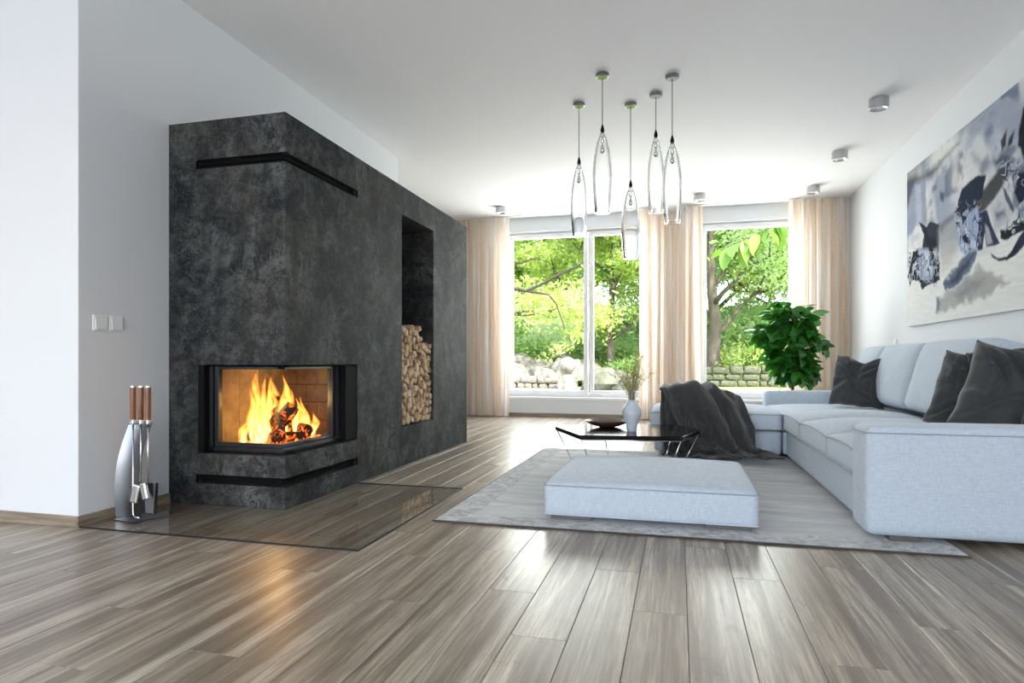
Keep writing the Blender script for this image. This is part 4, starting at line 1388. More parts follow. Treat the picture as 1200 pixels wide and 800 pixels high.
# ------------------------------------------------------------------ painting on the right wall
def painting():
    import numpy as np
    Ya, Yb, Za, Zb = 4.05, 7.16, 1.205, 2.745
    nU, nV = 560, 280
    rs = np.random.RandomState(4)
    def vnoise(fu, fv, seed):
        r = np.random.RandomState(seed); g = r.rand(fv + 2, fu + 2)
        u = np.linspace(0, fu, nU + 1); v = np.linspace(0, fv, nV + 1)
        iu = np.minimum(u.astype(int), fu); iv = np.minimum(v.astype(int), fv)
        tu = u - iu; tv = v - iv; tu = tu * tu * (3 - 2 * tu); tv = tv * tv * (3 - 2 * tv)
        a = g[iv][:, iu]; b = g[iv][:, iu + 1]; c = g[iv + 1][:, iu]; d = g[iv + 1][:, iu + 1]
        return (a * (1 - tu) + b * tu) * (1 - tv[:, None]) + (c * (1 - tu) + d * tu) * tv[:, None]
    def fbm(fu, fv, seed, o=4):
        s = 0; amp = 1; tot = 0
        for k in range(o):
            s = s + amp * vnoise(fu * 2 ** k, fv * 2 ** k, seed + k); tot += amp; amp *= .55
        return s / tot
    # u runs left (far end) to right (near end), v bottom to top
    uu, vv = np.meshgrid(np.linspace(0, 1, nU + 1), np.linspace(0, 1, nV + 1))
    wx = (fbm(8, 5, 50) - .5); wy = (fbm(8, 5, 70) - .5)
    wx2 = (fbm(30, 18, 150, 3) - .5); wy2 = (fbm(30, 18, 170, 3) - .5)
    img = np.empty((nV + 1, nU + 1, 3)); img[:] = (.80, .80, .78)
    def blend(mask, col):
        for c in range(3): img[..., c] = img[..., c] * (1 - mask) + col[c] * mask
    def sm(x, a, b):
        t = np.clip((x - a) / (b - a), 0, 1); return t * t * (3 - 2 * t)
    def inside(poly, warp=.02, soft=.006, fine=.010):
        X = uu + wx * warp + wx2 * fine; Yv = vv + wy * warp * 2 + wy2 * fine * 2
        n = len(poly); cross = np.zeros(X.shape, bool); dmin = np.full(X.shape, 9.0)
        for i in range(n):
            x1, y1 = poly[i]; x2, y2 = poly[(i + 1) % n]
            cnd = ((y1 > Yv) != (y2 > Yv)) & (X < (x2 - x1) * (Yv - y1) / (y2 - y1 + 1e-12) + x1)
            cross ^= cnd
            dx, dy = x2 - x1, (y2 - y1) * .5
            t = np.clip(((X - x1) * dx + (Yv - y1) * .5 * dy) / (dx * dx + dy * dy + 1e-12), 0, 1)
            dmin = np.minimum(dmin, np.hypot(X - x1 - t * dx, (Yv - y1) * .5 - t * dy))
        sd = np.where(cross, dmin, -dmin)
        return sm(sd, -soft, soft)
    # blurred blue-grey clouds over the upper two thirds
    top = sm(vv + (fbm(5, 3, 8) - .5) * .25, .30, .46)
    n1 = fbm(7, 4, 1, 3); n2 = fbm(11, 7, 11, 3); n3 = fbm(20, 9, 21, 3)
    blend(top * .75, (.60, .62, .66))
    blend(top * sm(n1, .50, .68) * .75, (.27, .32, .43))
    blend(top * sm(n2, .56, .70) * .75, (.13, .16, .24))
    blend(top * sm(1 - n1, .52, .68) * .7, (.80, .79, .76))
    blend(top * sm(n3, .60, .74) * .5, (.42, .46, .58))
    # darker smoky band along the top left edge
    blend(sm(vv - .25 * uu + n1 * .25, .98, 1.14) * .65 * sm(.6 - uu, 0, .3), (.16, .16, .17))
    K = PAINT_SHAPES
    for poly, col, al, warp, soft, fine in K:
        blend(inside(poly, warp, soft, fine) * al, col)
        if max(col) < .1: blend(inside(poly, warp, soft, fine) * sm(n3, .50, .75) * .18, (.10, .13, .24))
    # shattered light facets within the dark masses
    f1 = fbm(30, 22, 301, 3); f2 = fbm(44, 14, 401, 2); f3 = fbm(16, 10, 501, 2); f4 = fbm(26, 20, 601, 2)
    for poly, col, amt in PAINT_FACETS:
        mk = inside(poly, .02, .01, .01)
        blend(mk * sm(f1, .50, .62) * amt * (.4 + .8 * f3), col)
        blend(mk * sm(.045 - np.abs(f2 - .5), 0, .02) * .9, (.012, .016, .03))
        blend(mk * sm(.020 - np.abs(f4 - .5), 0, .012) * .8, (.80, .83, .90))
    # dry brush drag
    drag = fbm(24, 90, 801, 2)
    img[:] = img * (0.93 + .14 * drag[..., None])
    img[:] = np.clip(img, 0, 1)
    Yg = Yb + (Ya - Yb) * uu; Zg = Za + (Zb - Za) * vv
    V = np.stack([np.full(uu.shape, XR - .034).ravel(), Yg.ravel(), Zg.ravel()], 1)
    a = (np.arange(nV)[:, None] * (nU + 1) + np.arange(nU)[None, :]).ravel()
    Fq = np.stack([a, a + 1, a + nU + 2, a + nU + 1], 1)
    pt = thing('painting', 'large wide canvas with blurred blue-grey, black and white abstract animal shapes on the right wall', 'painting', (XR, (Ya + Yb) / 2, Za))
    me = bpy.data.meshes.new('painted_face')
    me.from_pydata((V - np.array([XR, (Ya + Yb) / 2, Za])).tolist(), [], Fq.tolist())
    ca_ = me.color_attributes.new('paint', 'FLOAT_COLOR', 'POINT')
    ca_.data.foreach_set('color', np.concatenate([img.reshape(-1, 3), np.ones(((nU + 1) * (nV + 1), 1))], 1).astype(np.float32).ravel())
    t = NT('painted_canvas')
    at = t.n('ShaderNodeAttribute', attribute_name='paint')
    v = t.coord('Object'); nz = t.noise(v, 300, 2)
    t.pbsdf(at.outputs['Color'], .8, 0, t.bump(nz, .15, .001), Specular_IOR_Level=.06)
    me.materials.append(t.m)
    o = link('painted_face', me, pt)
    cx, cy = XR, (Ya + Yb) / 2
    b = MB().box(-.033, -.0015, Ya - cy, Yb - cy, 0, Zb - Za)
    b.build('stretcher', M['canvas'], pt)
M['canvas'] = mat_plain('raw_canvas', (.74, .75, .76), .7)
PAINT_SHAPES = [
    ([(0.055, 0.9266), (0.165, 0.8649), (0.1675, 0.5968), (0.0778, 0.6305), (0.0434, 0.5903), (-0.0109, 0.5682), (-0.0109, 0.9481)], (0.2, 0.25, 0.38), 0.75, 0.01, 0.01, 0.01),
    ([(0.0778, 0.889), (0.1196, 0.8701), (0.1277, 0.6175), (0.0836, 0.6279)], (0.55, 0.6, 0.7), 0.6, 0.01, 0.012, 0.02),
    ([(-0.017, 0.963), (0.0778, 0.9409), (0.1595, 0.9078), (0.2588, 0.9123), (0.39, 0.9377), (0.3048, 0.9123), (0.2106, 0.8545), (0.0778, 0.8994), (0.0344, 0.8487), (-0.0045, 0.761)], (0.05, 0.05, 0.055), 0.8, 0.02, 0.016, 0.01),
    ([(0.1003, 0.6455), (0.165, 0.5857), (0.1981, 0.5955), (0.2611, 0.5643), (0.2659, 0.4643), (0.2566, 0.3916), (0.2659, 0.237), (0.2154, 0.2344), (0.1855, 0.2279), (0.1277, 0.2071), (0.1116, 0.2597), (0.0723, 0.2864), (0.0434, 0.2935), (0.0257, 0.2552), (0.0016, 0.326), (0.0344, 0.4019), (0.055, 0.4695), (0.1331, 0.4734), (0.1466, 0.5494)], (0.012, 0.014, 0.022), 1, 0.01, 0.003, 0.012),
    ([(0.0778, 0.4201), (0.1727, 0.4494), (0.2055, 0.4084), (0.2302, 0.3234), (0.1981, 0.239), (0.1466, 0.2474), (0.0836, 0.3039)], (0.4, 0.46, 0.6), 0.75, 0.02, 0.004, 0.02),
    ([(0.254, 0.5597), (0.3797, 0.5896), (0.4023, 0.5968), (0.4103, 0.5701), (0.327, 0.5474), (0.282, 0.5143)], (0.05, 0.052, 0.055), 0.75, 0.02, 0.012, 0.01),
    ([(0.2659, 0.5396), (0.3797, 0.563), (0.39, 0.4175), (0.3486, 0.3065), (0.282, 0.2896), (0.2682, 0.3877)], (0.42, 0.41, 0.4), 0.6, 0.03, 0.03, 0.02),
    ([(0.3611, 0.5857), (0.4395, 0.5701), (0.5074, 0.5409), (0.518, 0.4838), (0.5003, 0.3344), (0.4338, 0.3286), (0.4061, 0.3552), (0.39, 0.4175)], (0.33, 0.4, 0.6), 0.9, 0.01, 0.004, 0.015),
    ([(0.3611, 0.5857), (0.39, 0.576), (0.4395, 0.4247), (0.4714, 0.3396), (0.4527, 0.3429), (0.4023, 0.4481)], (0.01, 0.014, 0.03), 1, 0.01, 0.003, 0.006),
    ([(0.3859, 0.6312), (0.4103, 0.6851), (0.4585, 0.7052), (0.5039, 0.7039), (0.5421, 0.6818), (0.5354, 0.6455), (0.5251, 0.5864), (0.4932, 0.5578), (0.4527, 0.5435), (0.418, 0.4935), (0.3942, 0.5299), (0.3736, 0.5799), (0.382, 0.6065)], (0.016, 0.026, 0.06), 1, 0.01, 0.004, 0.008),
    ([(0.4932, 0.5773), (0.5251, 0.6071), (0.572, 0.6409), (0.6161, 0.6695), (0.6492, 0.6617), (0.6666, 0.6123), (0.6222, 0.574), (0.5817, 0.5396), (0.5386, 0.5065), (0.5074, 0.5045)], (0.025, 0.026, 0.032), 0.92, 0.015, 0.008, 0.015),
    ([(0.4714, 0.8403), (0.5251, 0.7727), (0.5881, 0.7364), (0.5849, 0.7104), (0.5251, 0.7435), (0.4823, 0.7968)], (0.12, 0.15, 0.24), 0.6, 0.03, 0.02, 0.02),
    ([(0.5074, 0.5078), (0.5489, 0.5052), (0.5653, 0.4305), (0.5881, 0.3662), (0.61, 0.3195), (0.5817, 0.3169), (0.5453, 0.324), (0.5354, 0.3948), (0.5251, 0.3214), (0.4987, 0.3201), (0.5039, 0.424)], (0.02, 0.032, 0.075), 1, 0.01, 0.003, 0.006),
    ([(0.5386, 0.4422), (0.5588, 0.3987), (0.5752, 0.3318), (0.5489, 0.3318), (0.5386, 0.3857)], (0.5, 0.52, 0.58), 0.8, 0.01, 0.004, 0.006),
    ([(0.5553, 0.5143), (0.6344, 0.5149), (0.6566, 0.4364), (0.6492, 0.3799), (0.5958, 0.3864), (0.572, 0.4435)], (0.42, 0.44, 0.52), 0.6, 0.03, 0.02, 0.02),
    ([(0.5849, 0.7351), (0.6344, 0.7162), (0.6945, 0.6584), (0.7151, 0.624), (0.7151, 0.5597), (0.6637, 0.5961), (0.6344, 0.6279), (0.5881, 0.6864)], (0.07, 0.085, 0.14), 0.8, 0.02, 0.01, 0.02),
    ([(0.6637, 0.6039), (0.7151, 0.5844), (0.7347, 0.5558), (0.745, 0.4519), (0.7322, 0.3734), (0.7151, 0.4312), (0.6945, 0.4623), (0.6778, 0.5071), (0.6666, 0.5578)], (0.012, 0.018, 0.045), 1, 0.012, 0.004, 0.01),
    ([(0.6222, 0.574), (0.6373, 0.5481), (0.6752, 0.4396), (0.6666, 0.4318), (0.6344, 0.5071)], (0.05, 0.06, 0.12), 0.9, 0.01, 0.003, 0.004),
    ([(0.6068, 0.3792), (0.6492, 0.3649), (0.6666, 0.3753), (0.7151, 0.3779), (0.7579, 0.3903), (0.7579, 0.3344), (0.7151, 0.3351), (0.6637, 0.3292), (0.6344, 0.3253), (0.6132, 0.3461)], (0.01, 0.013, 0.022), 1, 0.01, 0.003, 0.012),
    ([(0.5637, 0.289), (0.6006, 0.2545), (0.6402, 0.2481), (0.6666, 0.2721), (0.6891, 0.3123), (0.7151, 0.3409), (0.745, 0.3539), (0.7386, 0.3143), (0.7055, 0.263), (0.6778, 0.2416), (0.6434, 0.2318), (0.6068, 0.2403), (0.572, 0.2669)], (0.014, 0.018, 0.035), 1, 0.01, 0.003, 0.006),
    ([(0.7096, 0.8714), (0.7257, 0.8734), (0.7296, 0.6578), (0.7164, 0.6091), (0.7029, 0.6968), (0.692, 0.7227), (0.6945, 0.7675)], (0.012, 0.014, 0.022), 1, 0.01, 0.005, 0.01),
    ([(0.6161, 0.789), (0.6434, 0.8247), (0.6402, 0.7571), (0.6222, 0.7422)], (0.02, 0.022, 0.035), 0.95, 0.012, 0.005, 0.008),
    ([(0.6521, 0.7825), (0.6778, 0.8026), (0.6666, 0.7545), (0.6463, 0.7416)], (0.02, 0.022, 0.035), 0.95, 0.012, 0.005, 0.008),
    ([(0.5386, 0.9058), (0.5685, 0.8942), (0.5817, 0.8468), (0.5621, 0.8286), (0.5421, 0.8617)], (0.13, 0.17, 0.27), 0.75, 0.03, 0.014, 0.02),
    ([(0.3859, 0.8253), (0.4141, 0.7909), (0.418, 0.7364), (0.382, 0.7786)], (0.1, 0.13, 0.2), 0.7, 0.03, 0.012, 0.02),
    ([(0.273, 0.7403), (0.3003, 0.7182), (0.2958, 0.6721), (0.273, 0.6909)], (0.03, 0.04, 0.08), 0.8, 0.02, 0.008, 0.01),
    ([(0.282, 0.889), (0.3158, 0.85), (0.3048, 0.7916), (0.282, 0.8325)], (0.2, 0.24, 0.34), 0.7, 0.03, 0.014, 0.02),
    ([(0.5881, 0.4708), (0.6222, 0.4643), (0.6283, 0.4312), (0.5942, 0.437)], (0.07, 0.09, 0.16), 0.8, 0.02, 0.01, 0.02),
    ([(0.2891, 0.213), (0.3225, 0.2448), (0.382, 0.2968), (0.4376, 0.3312), (0.4913, 0.3377), (0.4862, 0.2649), (0.4415, 0.2097), (0.3695, 0.1844), (0.2958, 0.1519)], (0.1, 0.13, 0.2), 0.95, 0.015, 0.006, 0.03),
    ([(0.3048, 0.2), (0.39, 0.2675), (0.4714, 0.3195), (0.4585, 0.2734), (0.382, 0.2078)], (0.03, 0.045, 0.09), 0.8, 0.01, 0.01, 0.03),
    ([(0.2302, 0.1195), (0.2704, 0.1416), (0.3695, 0.1753), (0.4395, 0.2019), (0.5039, 0.2396), (0.5817, 0.1857), (0.6566, 0.1266), (0.6039, 0.1149), (0.572, 0.0812), (0.4862, 0.0747), (0.39, 0.0792), (0.3048, 0.0519), (0.2399, 0.0429)], (0.36, 0.355, 0.35), 0.85, 0.025, 0.01, 0.03),
    ([(0.2302, 0.15), (0.254, 0.1545), (0.2588, 0.0591), (0.235, 0.0494)], (0.14, 0.17, 0.26), 0.8, 0.02, 0.008, 0.02),
    ([(0.3695, 0.1487), (0.4862, 0.1818), (0.5386, 0.1519), (0.4862, 0.1065), (0.4103, 0.0961)], (0.2, 0.21, 0.25), 0.6, 0.03, 0.02, 0.03),
    ([(.74,.30),(.80,.62),(.90,.80),(.97,.70),(.92,.42),(.84,.28)], (.014, .02, .045), 1, .03, .004, .012),
    ([(.78,.18),(.86,.22),(.96,.12),(.90,.08)], (.30, .31, .33), .8, .03, .01, .03),
]
PAINT_FACETS = [
    ([(0.0135, 0.5162), (0.2637, 0.4273), (0.254, 0.2117), (0.0135, 0.2688)], (0.6, 0.66, 0.8), 0.8),
    ([(0.39, 0.611), (0.5129, 0.576), (0.5251, 0.3344), (0.4103, 0.3403), (0.3611, 0.5857)], (0.62, 0.7, 0.86), 0.75),
    ([(0.6344, 0.4013), (0.7151, 0.4955), (0.745, 0.3396), (0.6344, 0.3253)], (0.7, 0.74, 0.82), 0.6),
    ([(0.5881, 0.7175), (0.7151, 0.6526), (0.7151, 0.4669), (0.6344, 0.5675)], (0.62, 0.68, 0.8), 0.45),
    ([(.76,.35),(.95,.5),(.95,.75),(.82,.7)], (.6, .66, .8), .5),
]
painting()

# ------------------------------------------------------------------ garden
def ground():
    n, m = 60, 60; vs = []
    for j in range(m + 1):
        for i in range(n + 1):
            x = -45 + 80 * i / n; y = 10.2 + 85 * j / m
            hill = 6.5 * max(0, min(1, (y - 27) / 38)) ** 1.1
            z = -.12 + hill + .05 * noise.noise(Vector((x * .3, y * .3, 0))) * min(1, (y - 10) / 5)
            vs.append((x, y, z))
    return MB().add(vs, [(j * (n + 1) + i, j * (n + 1) + i + 1, (j + 1) * (n + 1) + i + 1, (j + 1) * (n + 1) + i) for j in range(m) for i in range(n)])
struct(ground(), 'ground', M['grass'], smooth=True)
struct(MB().prism([(-9, 12.5), (6, 12.5), (5, 17.5), (1, 21.0), (-8, 21.3)], -.085, -.055), 'garden_path', M['gravel'])
def rock(x, y, z, s, seed, flat=.7, name='garden_rock', label='pale rounded rock in the garden rockery beyond the double window', m='rock', group='rocks of the garden rockery', sub=2):
    bm = bmesh.new(); bmesh.ops.create_icosphere(bm, subdivisions=sub, radius=1)
    for v in bm.verts:
        d = 1 + .35 * noise.noise(v.co * 1.3 + Vector((seed * 3.1, 0, 0))) + .12 * noise.noise(v.co * 3.5 + Vector((0, seed, 0)))
        v.co = Vector((v.co.x * d * s, v.co.y * d * s * .9, v.co.z * d * s * flat))
    me = bpy.data.meshes.new(name); bm.to_mesh(me); bm.free(); me.materials.append(M[m])
    o = link(name, me); o.location = (x, y, z); tag(o, label, 'rock', group); return o
rr = rnd(31)
ROCKS = ['pale rock second from the left at the front of the garden rockery', 'rounded rock in the left middle of the garden rockery', 'small pale rock at the front middle of the rockery',
         'large pale rock right of the middle of the rockery', 'large rounded rock at the right end of the rockery', 'big rock in the back row of the rockery, left', 'big rock in the back row of the rockery, middle',
         'rock in the back row of the rockery, right', 'large rock behind the leftmost rock of the rockery', 'small rock beside the stone ball ornament, right end of rockery', 'topmost small rock at the back of the rockery', 'pale rock at the far left edge of the garden rockery']
k = 0
for (x, y, z, s) in [(-6.1, 23.5, .25, .75), (-5.4, 24.5, .35, .6), (-4.9, 23.6, .25, .5), (-4.2, 24.6, .45, .8), (-3.5, 25.4, .3, .75), (-5.7, 26.2, .35, .8), (-4.7, 26.8, .45, .75),
                     (-3.9, 27.2, .5, .65), (-6.6, 25.4, .5, 1.0), (-3.0, 24.2, .2, .5), (-5.0, 28.2, .85, .5), (-7.2, 24.0, .3, .8)]:
    rock(x, y, z, s, k, .75, label=ROCKS[k]); k += 1
rock(-2.0, 19.0, .22, .85, 40, .55, label='large mossy boulder behind the dried grass, seen through the double window', m='rockdark', group=None)
rock(-1.3, 18.4, .1, .55, 41, .6, label='smaller mossy boulder beside the large one outside the double window', m='rockdark', group=None)
# low coursed stone walls, each block a part
def stone_wall(x0, x1, y, h, n, rows, label, seed, m='rock'):
    t = thing('garden_wall', label, 'stone wall', ((x0 + x1) / 2, y, -.10))
    r = rnd(seed); L = (x1 - x0); cell = L / n; rh = h / rows
    ms = []
    for v in range(4):
        b = cushion(1, .45, 1, .16, n=5, nz=5); b.v = [(a + .12 * noise.noise(Vector((a * 3 + v * 7, c * 3, d * 3))), c, d + .05 * noise.noise(Vector((a * 3, c * 3 + v * 5, d * 2)))) for a, c, d in b.v]
        ms.append(b.mesh('stone', M[m], True))
    for q in range(rows):
        x = -L / 2 + r.uniform(-.3, 0)
        while x < L / 2:
            wd = cell * r.uniform(.55, 1.6)
            o = bpy.data.objects.new('stone', r.choice(ms)); COL.objects.link(o); o.parent = t
            o.location = (x + wd / 2, r.uniform(-.05, .05), q * rh)
            o.scale = (wd * .97, .9, rh * (r.uniform(.85, 1.25) if q == rows - 1 else .97))
            x += wd
    return t
stone_wall(-7.2, -3.9, 21.6, .42, 9, 2, 'low pale stone garden wall left of the stone ball ornament', 1)
stone_wall(-3.1, .4, 22.2, .40, 9, 2, 'low stone garden wall right of the stone ball ornament', 2)
stone_wall(.9, 6.2, 25.5, .75, 13, 3, 'mossy stone wall under the trees outside the right window', 3, 'rockdark')
bt = thing('ball_ornament', 'stone ball on a pedestal at the end of the garden wall', 'ornament', (-3.55, 20.7, -.08))
MB().prism([(-.3, -.3), (.3, -.3), (.3, .3), (-.3, .3)], 0, .35).build('pedestal', M['rock'], bt, bevel=.04)
MB().lathe([(0, .35), (.22, .35), (.16, .48), (.13, .52), (.16, .55), (0, .56)], 20).build('neck', M['rock'], bt, auto=40)
MB().lathe([(.28 * math.sin(PI * i / 14), .55 + .27 - .28 * math.cos(PI * i / 14)) for i in range(15)], 22).build('ball', M['rock'], bt, smooth=True)

def foliage_mesh(blobs, nl, size, seed, name, m, parent, stuff=True):
    r = np.random.RandomState(seed)
    w_ = np.array([b_[3] * b_[4] * b_[5] for b_ in blobs]) ** .75; w_ = w_ / w_.sum()
    ch = r.choice(len(blobs), nl, p=w_)
    B = np.array(blobs)[ch]
    d = r.randn(nl, 3); d /= np.linalg.norm(d, axis=1)[:, None]
    rad = r.rand(nl) ** .38
    # clump: pull leaves to sub-cluster centres
    C = B[:, :3] + d * rad[:, None] * B[:, 3:6]
    nk = max(20, nl // 45)
    sub = r.randint(0, nk, nl); pick = C[r.permutation(nl)[:nk]]
    bl = ch[r.permutation(nl)[:nk]]
    mixf = r.rand(nl) < .72
    C[mixf] = pick[sub[mixf]] + r.randn(mixf.sum(), 3) * size * np.array([2.6, 2.6, 1.3])
    a = r.randn(nl, 3); a /= np.linalg.norm(a, axis=1)[:, None]
    b = r.randn(nl, 3); b -= (b * a).sum(1)[:, None] * a; b /= np.linalg.norm(b, axis=1)[:, None]
    s = size * (.6 + .8 * r.rand(nl))[:, None]
    V = np.empty((nl, 4, 3)); V[:, 0] = C - a * s; V[:, 1] = C + b * s * .42; V[:, 2] = C + a * s; V[:, 3] = C - b * s * .42
    me = bpy.data.meshes.new(name)
    me.vertices.add(nl * 4); me.vertices.foreach_set('co', V.ravel().astype(np.float32))
    me.loops.add(nl * 4); me.loops.foreach_set('vertex_index', np.arange(nl * 4, dtype=np.int32))
    me.polygons.add(nl); me.polygons.foreach_set('loop_start', np.arange(0, nl * 4, 4, dtype=np.int32))
    me.polygons.foreach_set('loop_total', np.full(nl, 4, dtype=np.int32))
    me.materials.append(m); me.update(calc_edges=True)
    o = link(name, me, parent); o['kind'] = 'stuff'
    return o

def tree(loc, label, h, r0, spread, seed, leafm, nl, lsz, crown=(.35, 1.0), lean=(0, 0), nb=9, name='garden_tree', droop=.0, flat=1.0):
    t = thing(name, label, 'tree', loc, 0, 'trees of the garden')
    r = rnd(seed); b = MB(); tips = []
    pts = [Vector((0, 0, -.15))]
    nseg = 7
    for i in range(1, nseg + 1):
        s = i / nseg
        pts.append(Vector((lean[0] * s * s * h + r.uniform(-.03, .03) * h * .4, lean[1] * s * h + r.uniform(-.03, .03) * h * .4, h * .85 * s)))
    b.tube(pts, [r0 * (1 - .8 * i / nseg) * (1.35 if i == 0 else 1) for i in range(nseg + 1)], 9)
    def branch(p, d, L, rad, lvl):
        q = [p]; dd = d.normalized(); cur = p
        for i in range(5):
            dd = (dd + Vector((r.uniform(-.35, .35), r.uniform(-.35, .35), r.uniform(-.18, .30) - droop))).normalized()
            cur = cur + dd * L / 5; q.append(cur)
        b.tube(q, [rad * (1 - .85 * i / 5) for i in range(6)], 6 if lvl == 0 else 4)
        tips.extend([q[3], q[5]])
        if lvl < 2:
            for k in range(3):
                j = r.choice([2, 3, 4]); branch(q[j], (dd + Vector((r.uniform(-1, 1), r.uniform(-1, 1), r.uniform(-.3, .6)))), L * .55, rad * .45, lvl + 1)
    for k in range(nb):
        s = crown[0] + (crown[1] - crown[0]) * k / nb; i = min(nseg - 1, int(s * nseg)); p = pts[i].lerp(pts[i + 1], s * nseg - i)
        a = k * 2.4 + r.uniform(-.4, .4)
        branch(p, Vector((math.cos(a), math.sin(a), .45 + .3 * s)), spread * (1.1 - .5 * s) * r.uniform(.75, 1.1), r0 * .42 * (1.1 - .6 * s), 0)
    b.build('trunk_and_branches', M['bark'], t, smooth=True)
    bs = max(.45, spread * .20)
    blobs = [(p.x, p.y, p.z, bs * r.uniform(.8, 1.5), bs * r.uniform(.8, 1.5), bs * flat * r.uniform(.5, .9)) for p in tips]
    foliage_mesh(blobs, nl, lsz, seed, 'foliage', M[leafm], t)
    return t

def shrub(loc, label, rx, ry, rz, seed, leafm, nl, lsz, name='garden_shrub'):
    t = thing(name, label, 'shrub', loc, 0, 'shrubs of the garden')
    r = rnd(seed); b = MB()
    for k in range(7):
        a = k * .9; b.tube([(0, 0, -.1), (math.cos(a) * rx * .4, math.sin(a) * ry * .4, rz * .7), (math.cos(a) * rx * .7, math.sin(a) * ry * .7, rz * 1.3)], [.05, .03, .01], 5)
    b.build('stems', M['bark'], t)
    blobs = [(r.uniform(-.6, .6) * rx, r.uniform(-.6, .6) * ry, rz * r.uniform(.5, 1.4), rx * .5, ry * .5, rz * .45) for _ in range(12)]
    foliage_mesh(blobs, nl, lsz, seed + 5, 'foliage', M[leafm], t); return t

tree((-2.75, 27.0, 0), 'garden tree with a forked dark trunk seen in the right sash of the double window', 9.5, .20, 4.2, 41, 'gardenleaf', 30000, .10, crown=(.22, 1.0))
tree((1.35, 26.5, 0), 'old branching garden tree at the left side of the right window', 10, .30, 4.6, 44, 'gardenleaf3', 22000, .10, crown=(.22, .95), nb=10)
tree((-9.2, 23.0, 0), 'leafy tree whose long boughs reach over the lawn from the left', 9, .28, 5.6, 46, 'gardenleaf', 34000, .10, crown=(.30, 1.0), lean=(.12, 0), droop=.05)
def bough(t, pts, rads):
    o = Vector(t.location)
    MB().tube([Vector(p) - o for p in pts], rads, 6).build('bough', M['darkbark'], t, smooth=True)
M['darkbark'] = mat_wood('dark_bark', (.015, .012, .010), (.035, .028, .022), (.07, .058, .045), .9, (6, 6, 1.5), False)
tl = [o for o in bpy.data.objects if o.name.startswith('garden_tree') and abs(o.location.x + 9.2) < .01][0]
bough(tl, [(-9.1, 22.9, 3.6), (-7.4, 21.6, 3.55), (-5.55, 20.5, 3.35), (-4.93, 20.5, 3.22), (-4.45, 20.5, 3.40), (-3.9, 20.5, 3.68), (-3.2, 20.5, 3.98), (-2.75, 20.5, 4.25)], [.11, .09, .065, .055, .048, .040, .03, .018])
bough(tl, [(-4.93, 20.5, 3.22), (-4.15, 20.5, 3.08), (-3.88, 20.45, 2.75), (-3.68, 20.4, 2.2), (-3.6, 20.4, 1.9)], [.045, .036, .028, .02, .008])
bough(tl, [(-7.4, 21.6, 3.55), (-5.9, 20.6, 4.3), (-5.1, 20.5, 4.15), (-4.6, 20.5, 4.30), (-4.1, 20.5, 4.15)], [.05, .04, .03, .022, .01])
tree((-5.5, 40.0, 2.2), 'broad bright tree behind the sunlit lawn slope', 13, .35, 6.5, 48, 'gardenleaf', 26000, .17, crown=(.30, 1))
tree((-12.5, 36.0, 1.4), 'dense tree on the far left of the garden slope', 12, .35, 6.5, 49, 'gardenleaf2', 24000, .20, crown=(.1, 1))
tree((.8, 38.0, 1.8), 'tall tree behind the garden wall between the two windows', 13, .35, 6.5, 50, 'gardenleaf2', 28000, .19, crown=(.1, 1))
tree((6.2, 34.0, 1.0), 'bright tree beyond the right window', 11, .30, 5.6, 51, 'gardenleaf', 26000, .16, crown=(.1, 1))
tree((4.4, 27.5, 0), 'slender tree beyond the stone wall on the right', 8, .15, 3.6, 52, 'gardenleaf3', 10000, .11, crown=(.15, 1))
tree((11.5, 30.0, .3), 'tree at the right end of the garden', 11, .30, 5.5, 53, 'gardenleaf2', 9000, .17, crown=(.1, 1))
tree((-1.5, 52.0, 4.2), 'far tree on top of the garden slope', 15, .4, 8, 54, 'gardenleaf3', 22000, .28, crown=(.05, 1))
tree((9.5, 48.0, 3.5), 'far tree behind the right window', 15, .4, 8, 55, 'gardenleaf3', 20000, .28, crown=(.05, 1))
tree((-17, 50.0, 4.0), 'far tree at the left of the garden slope', 15, .4, 8, 56, 'gardenleaf3', 10000, .28, crown=(.05, 1))
shrub((-7.1, 27.5, .1), 'dark green shrub left of the garden rockery', 1.9, 1.2, 1.1, 61, 'gardenleaf2', 4500, .09)
shrub((-3.3, 28.8, .4), 'wide shrub right behind the garden rockery', 1.9, 1.1, .9, 62, 'gardenleaf2', 4500, .09)
shrub((-1.5, 26.2, -.1), 'low spreading shrub at the foot of the forked tree', 1.6, 1.1, .55, 63, 'gardenleaf2', 3500, .08)
shrub((2.9, 27.0, .1), 'green shrub behind the mossy stone wall', 1.8, 1.0, .9, 64, 'gardenleaf', 4000, .09)
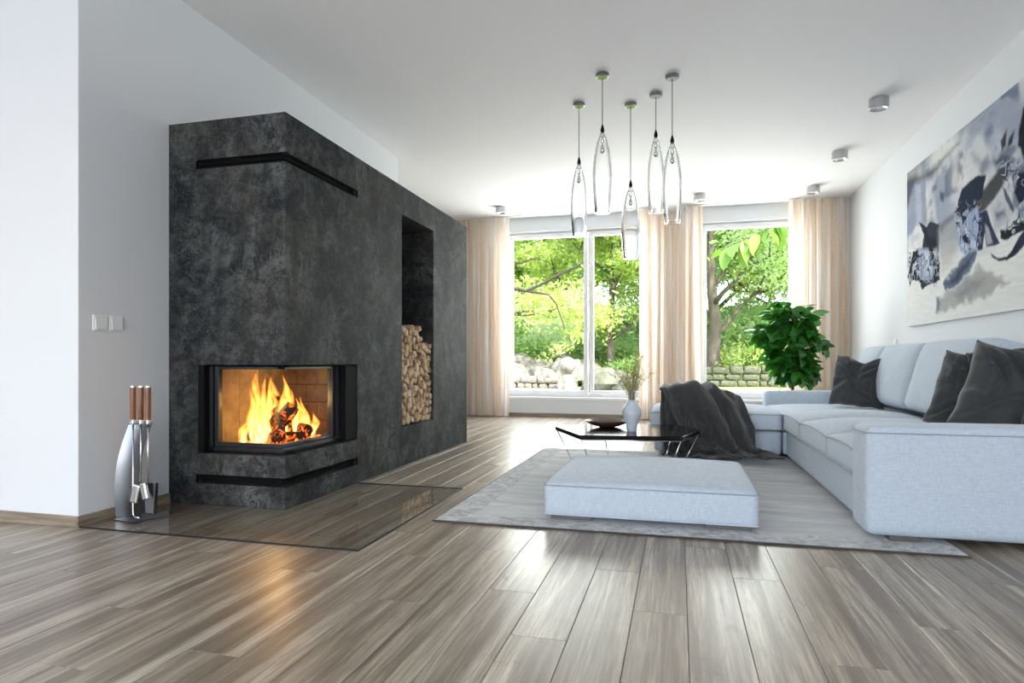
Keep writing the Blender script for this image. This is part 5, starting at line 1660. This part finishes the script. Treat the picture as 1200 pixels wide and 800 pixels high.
shrub((5.3, 23.3, -.1), 'low bright shrub in front of the mossy stone wall', 1.2, .8, .45, 65, 'gardenleaf', 3000, .08)

shrub((-9.5, 30.0, .4), 'tall dark bush at the left end of the lawn', 2.2, 1.5, 1.6, 66, 'gardenleaf2', 6000, .11)
shrub((-.6, 31.5, .7), 'tall bush behind the forked tree', 2.6, 1.4, 1.7, 67, 'gardenleaf3', 8000, .12)
shrub((3.2, 32.5, .8), 'tall green bush behind the old branching tree', 3.0, 1.4, 1.7, 68, 'gardenleaf3', 9000, .12)
shrub((7.6, 31.0, .6), 'tall bush at the right edge of the garden', 2.6, 1.4, 1.7, 69, 'gardenleaf2', 7000, .12)
shrub((-3.2, 33.0, .9), 'bright bush at the right side of the lawn slope', 2.0, 1.2, 1.5, 70, 'gardenleaf', 6000, .12)
# leafy twig hanging close outside the right window
tw = thing('leafy_branch', 'branch with large bright leaves hanging just outside the right window', 'branch', (1.75, 11.6, 3.20))
tb = MB()
main = [(1.2, .3, 1.0), (.5, .1, .35), (-.1, 0, .02), (-.6, -.05, -.22), (-1.05, -.1, -.42)]
tb.tube(main, [.02, .015, .011, .008, .004], 6)
tb.tube([(.5, .1, .35), (.35, .0, -.25), (.20, 0, -.85)], [.010, .008, .004], 6)
tb.build('twig', M['bark'], tw, smooth=True)
nlm = [leaf_mesh(.42, .19, c, 8).mesh('leaf', M['nearleaf'], True) for c in (.15, .4)]
tr_ = rnd(90)
spots = []
for k in range(30):
    s = tr_.uniform(.35, 1.0) * 4; i = min(3, int(s)); p = Vector(main[i]).lerp(Vector(main[i + 1]), s - i); spots.append(p)
for k in range(14):
    s = tr_.uniform(0, 1); spots.append(Vector((.45 - .25 * s, 0, .2 - 1.05 * s)))
for p in spots:
    o = bpy.data.objects.new('leaf', tr_.choice(nlm)); COL.objects.link(o); o.parent = tw
    o.location = p; o.rotation_euler = (tr_.uniform(-.6, .6), tr_.uniform(.3, 1.5), tr_.uniform(0, 6.28))
    s = tr_.uniform(.7, 1.15); o.scale = (s, s, s)
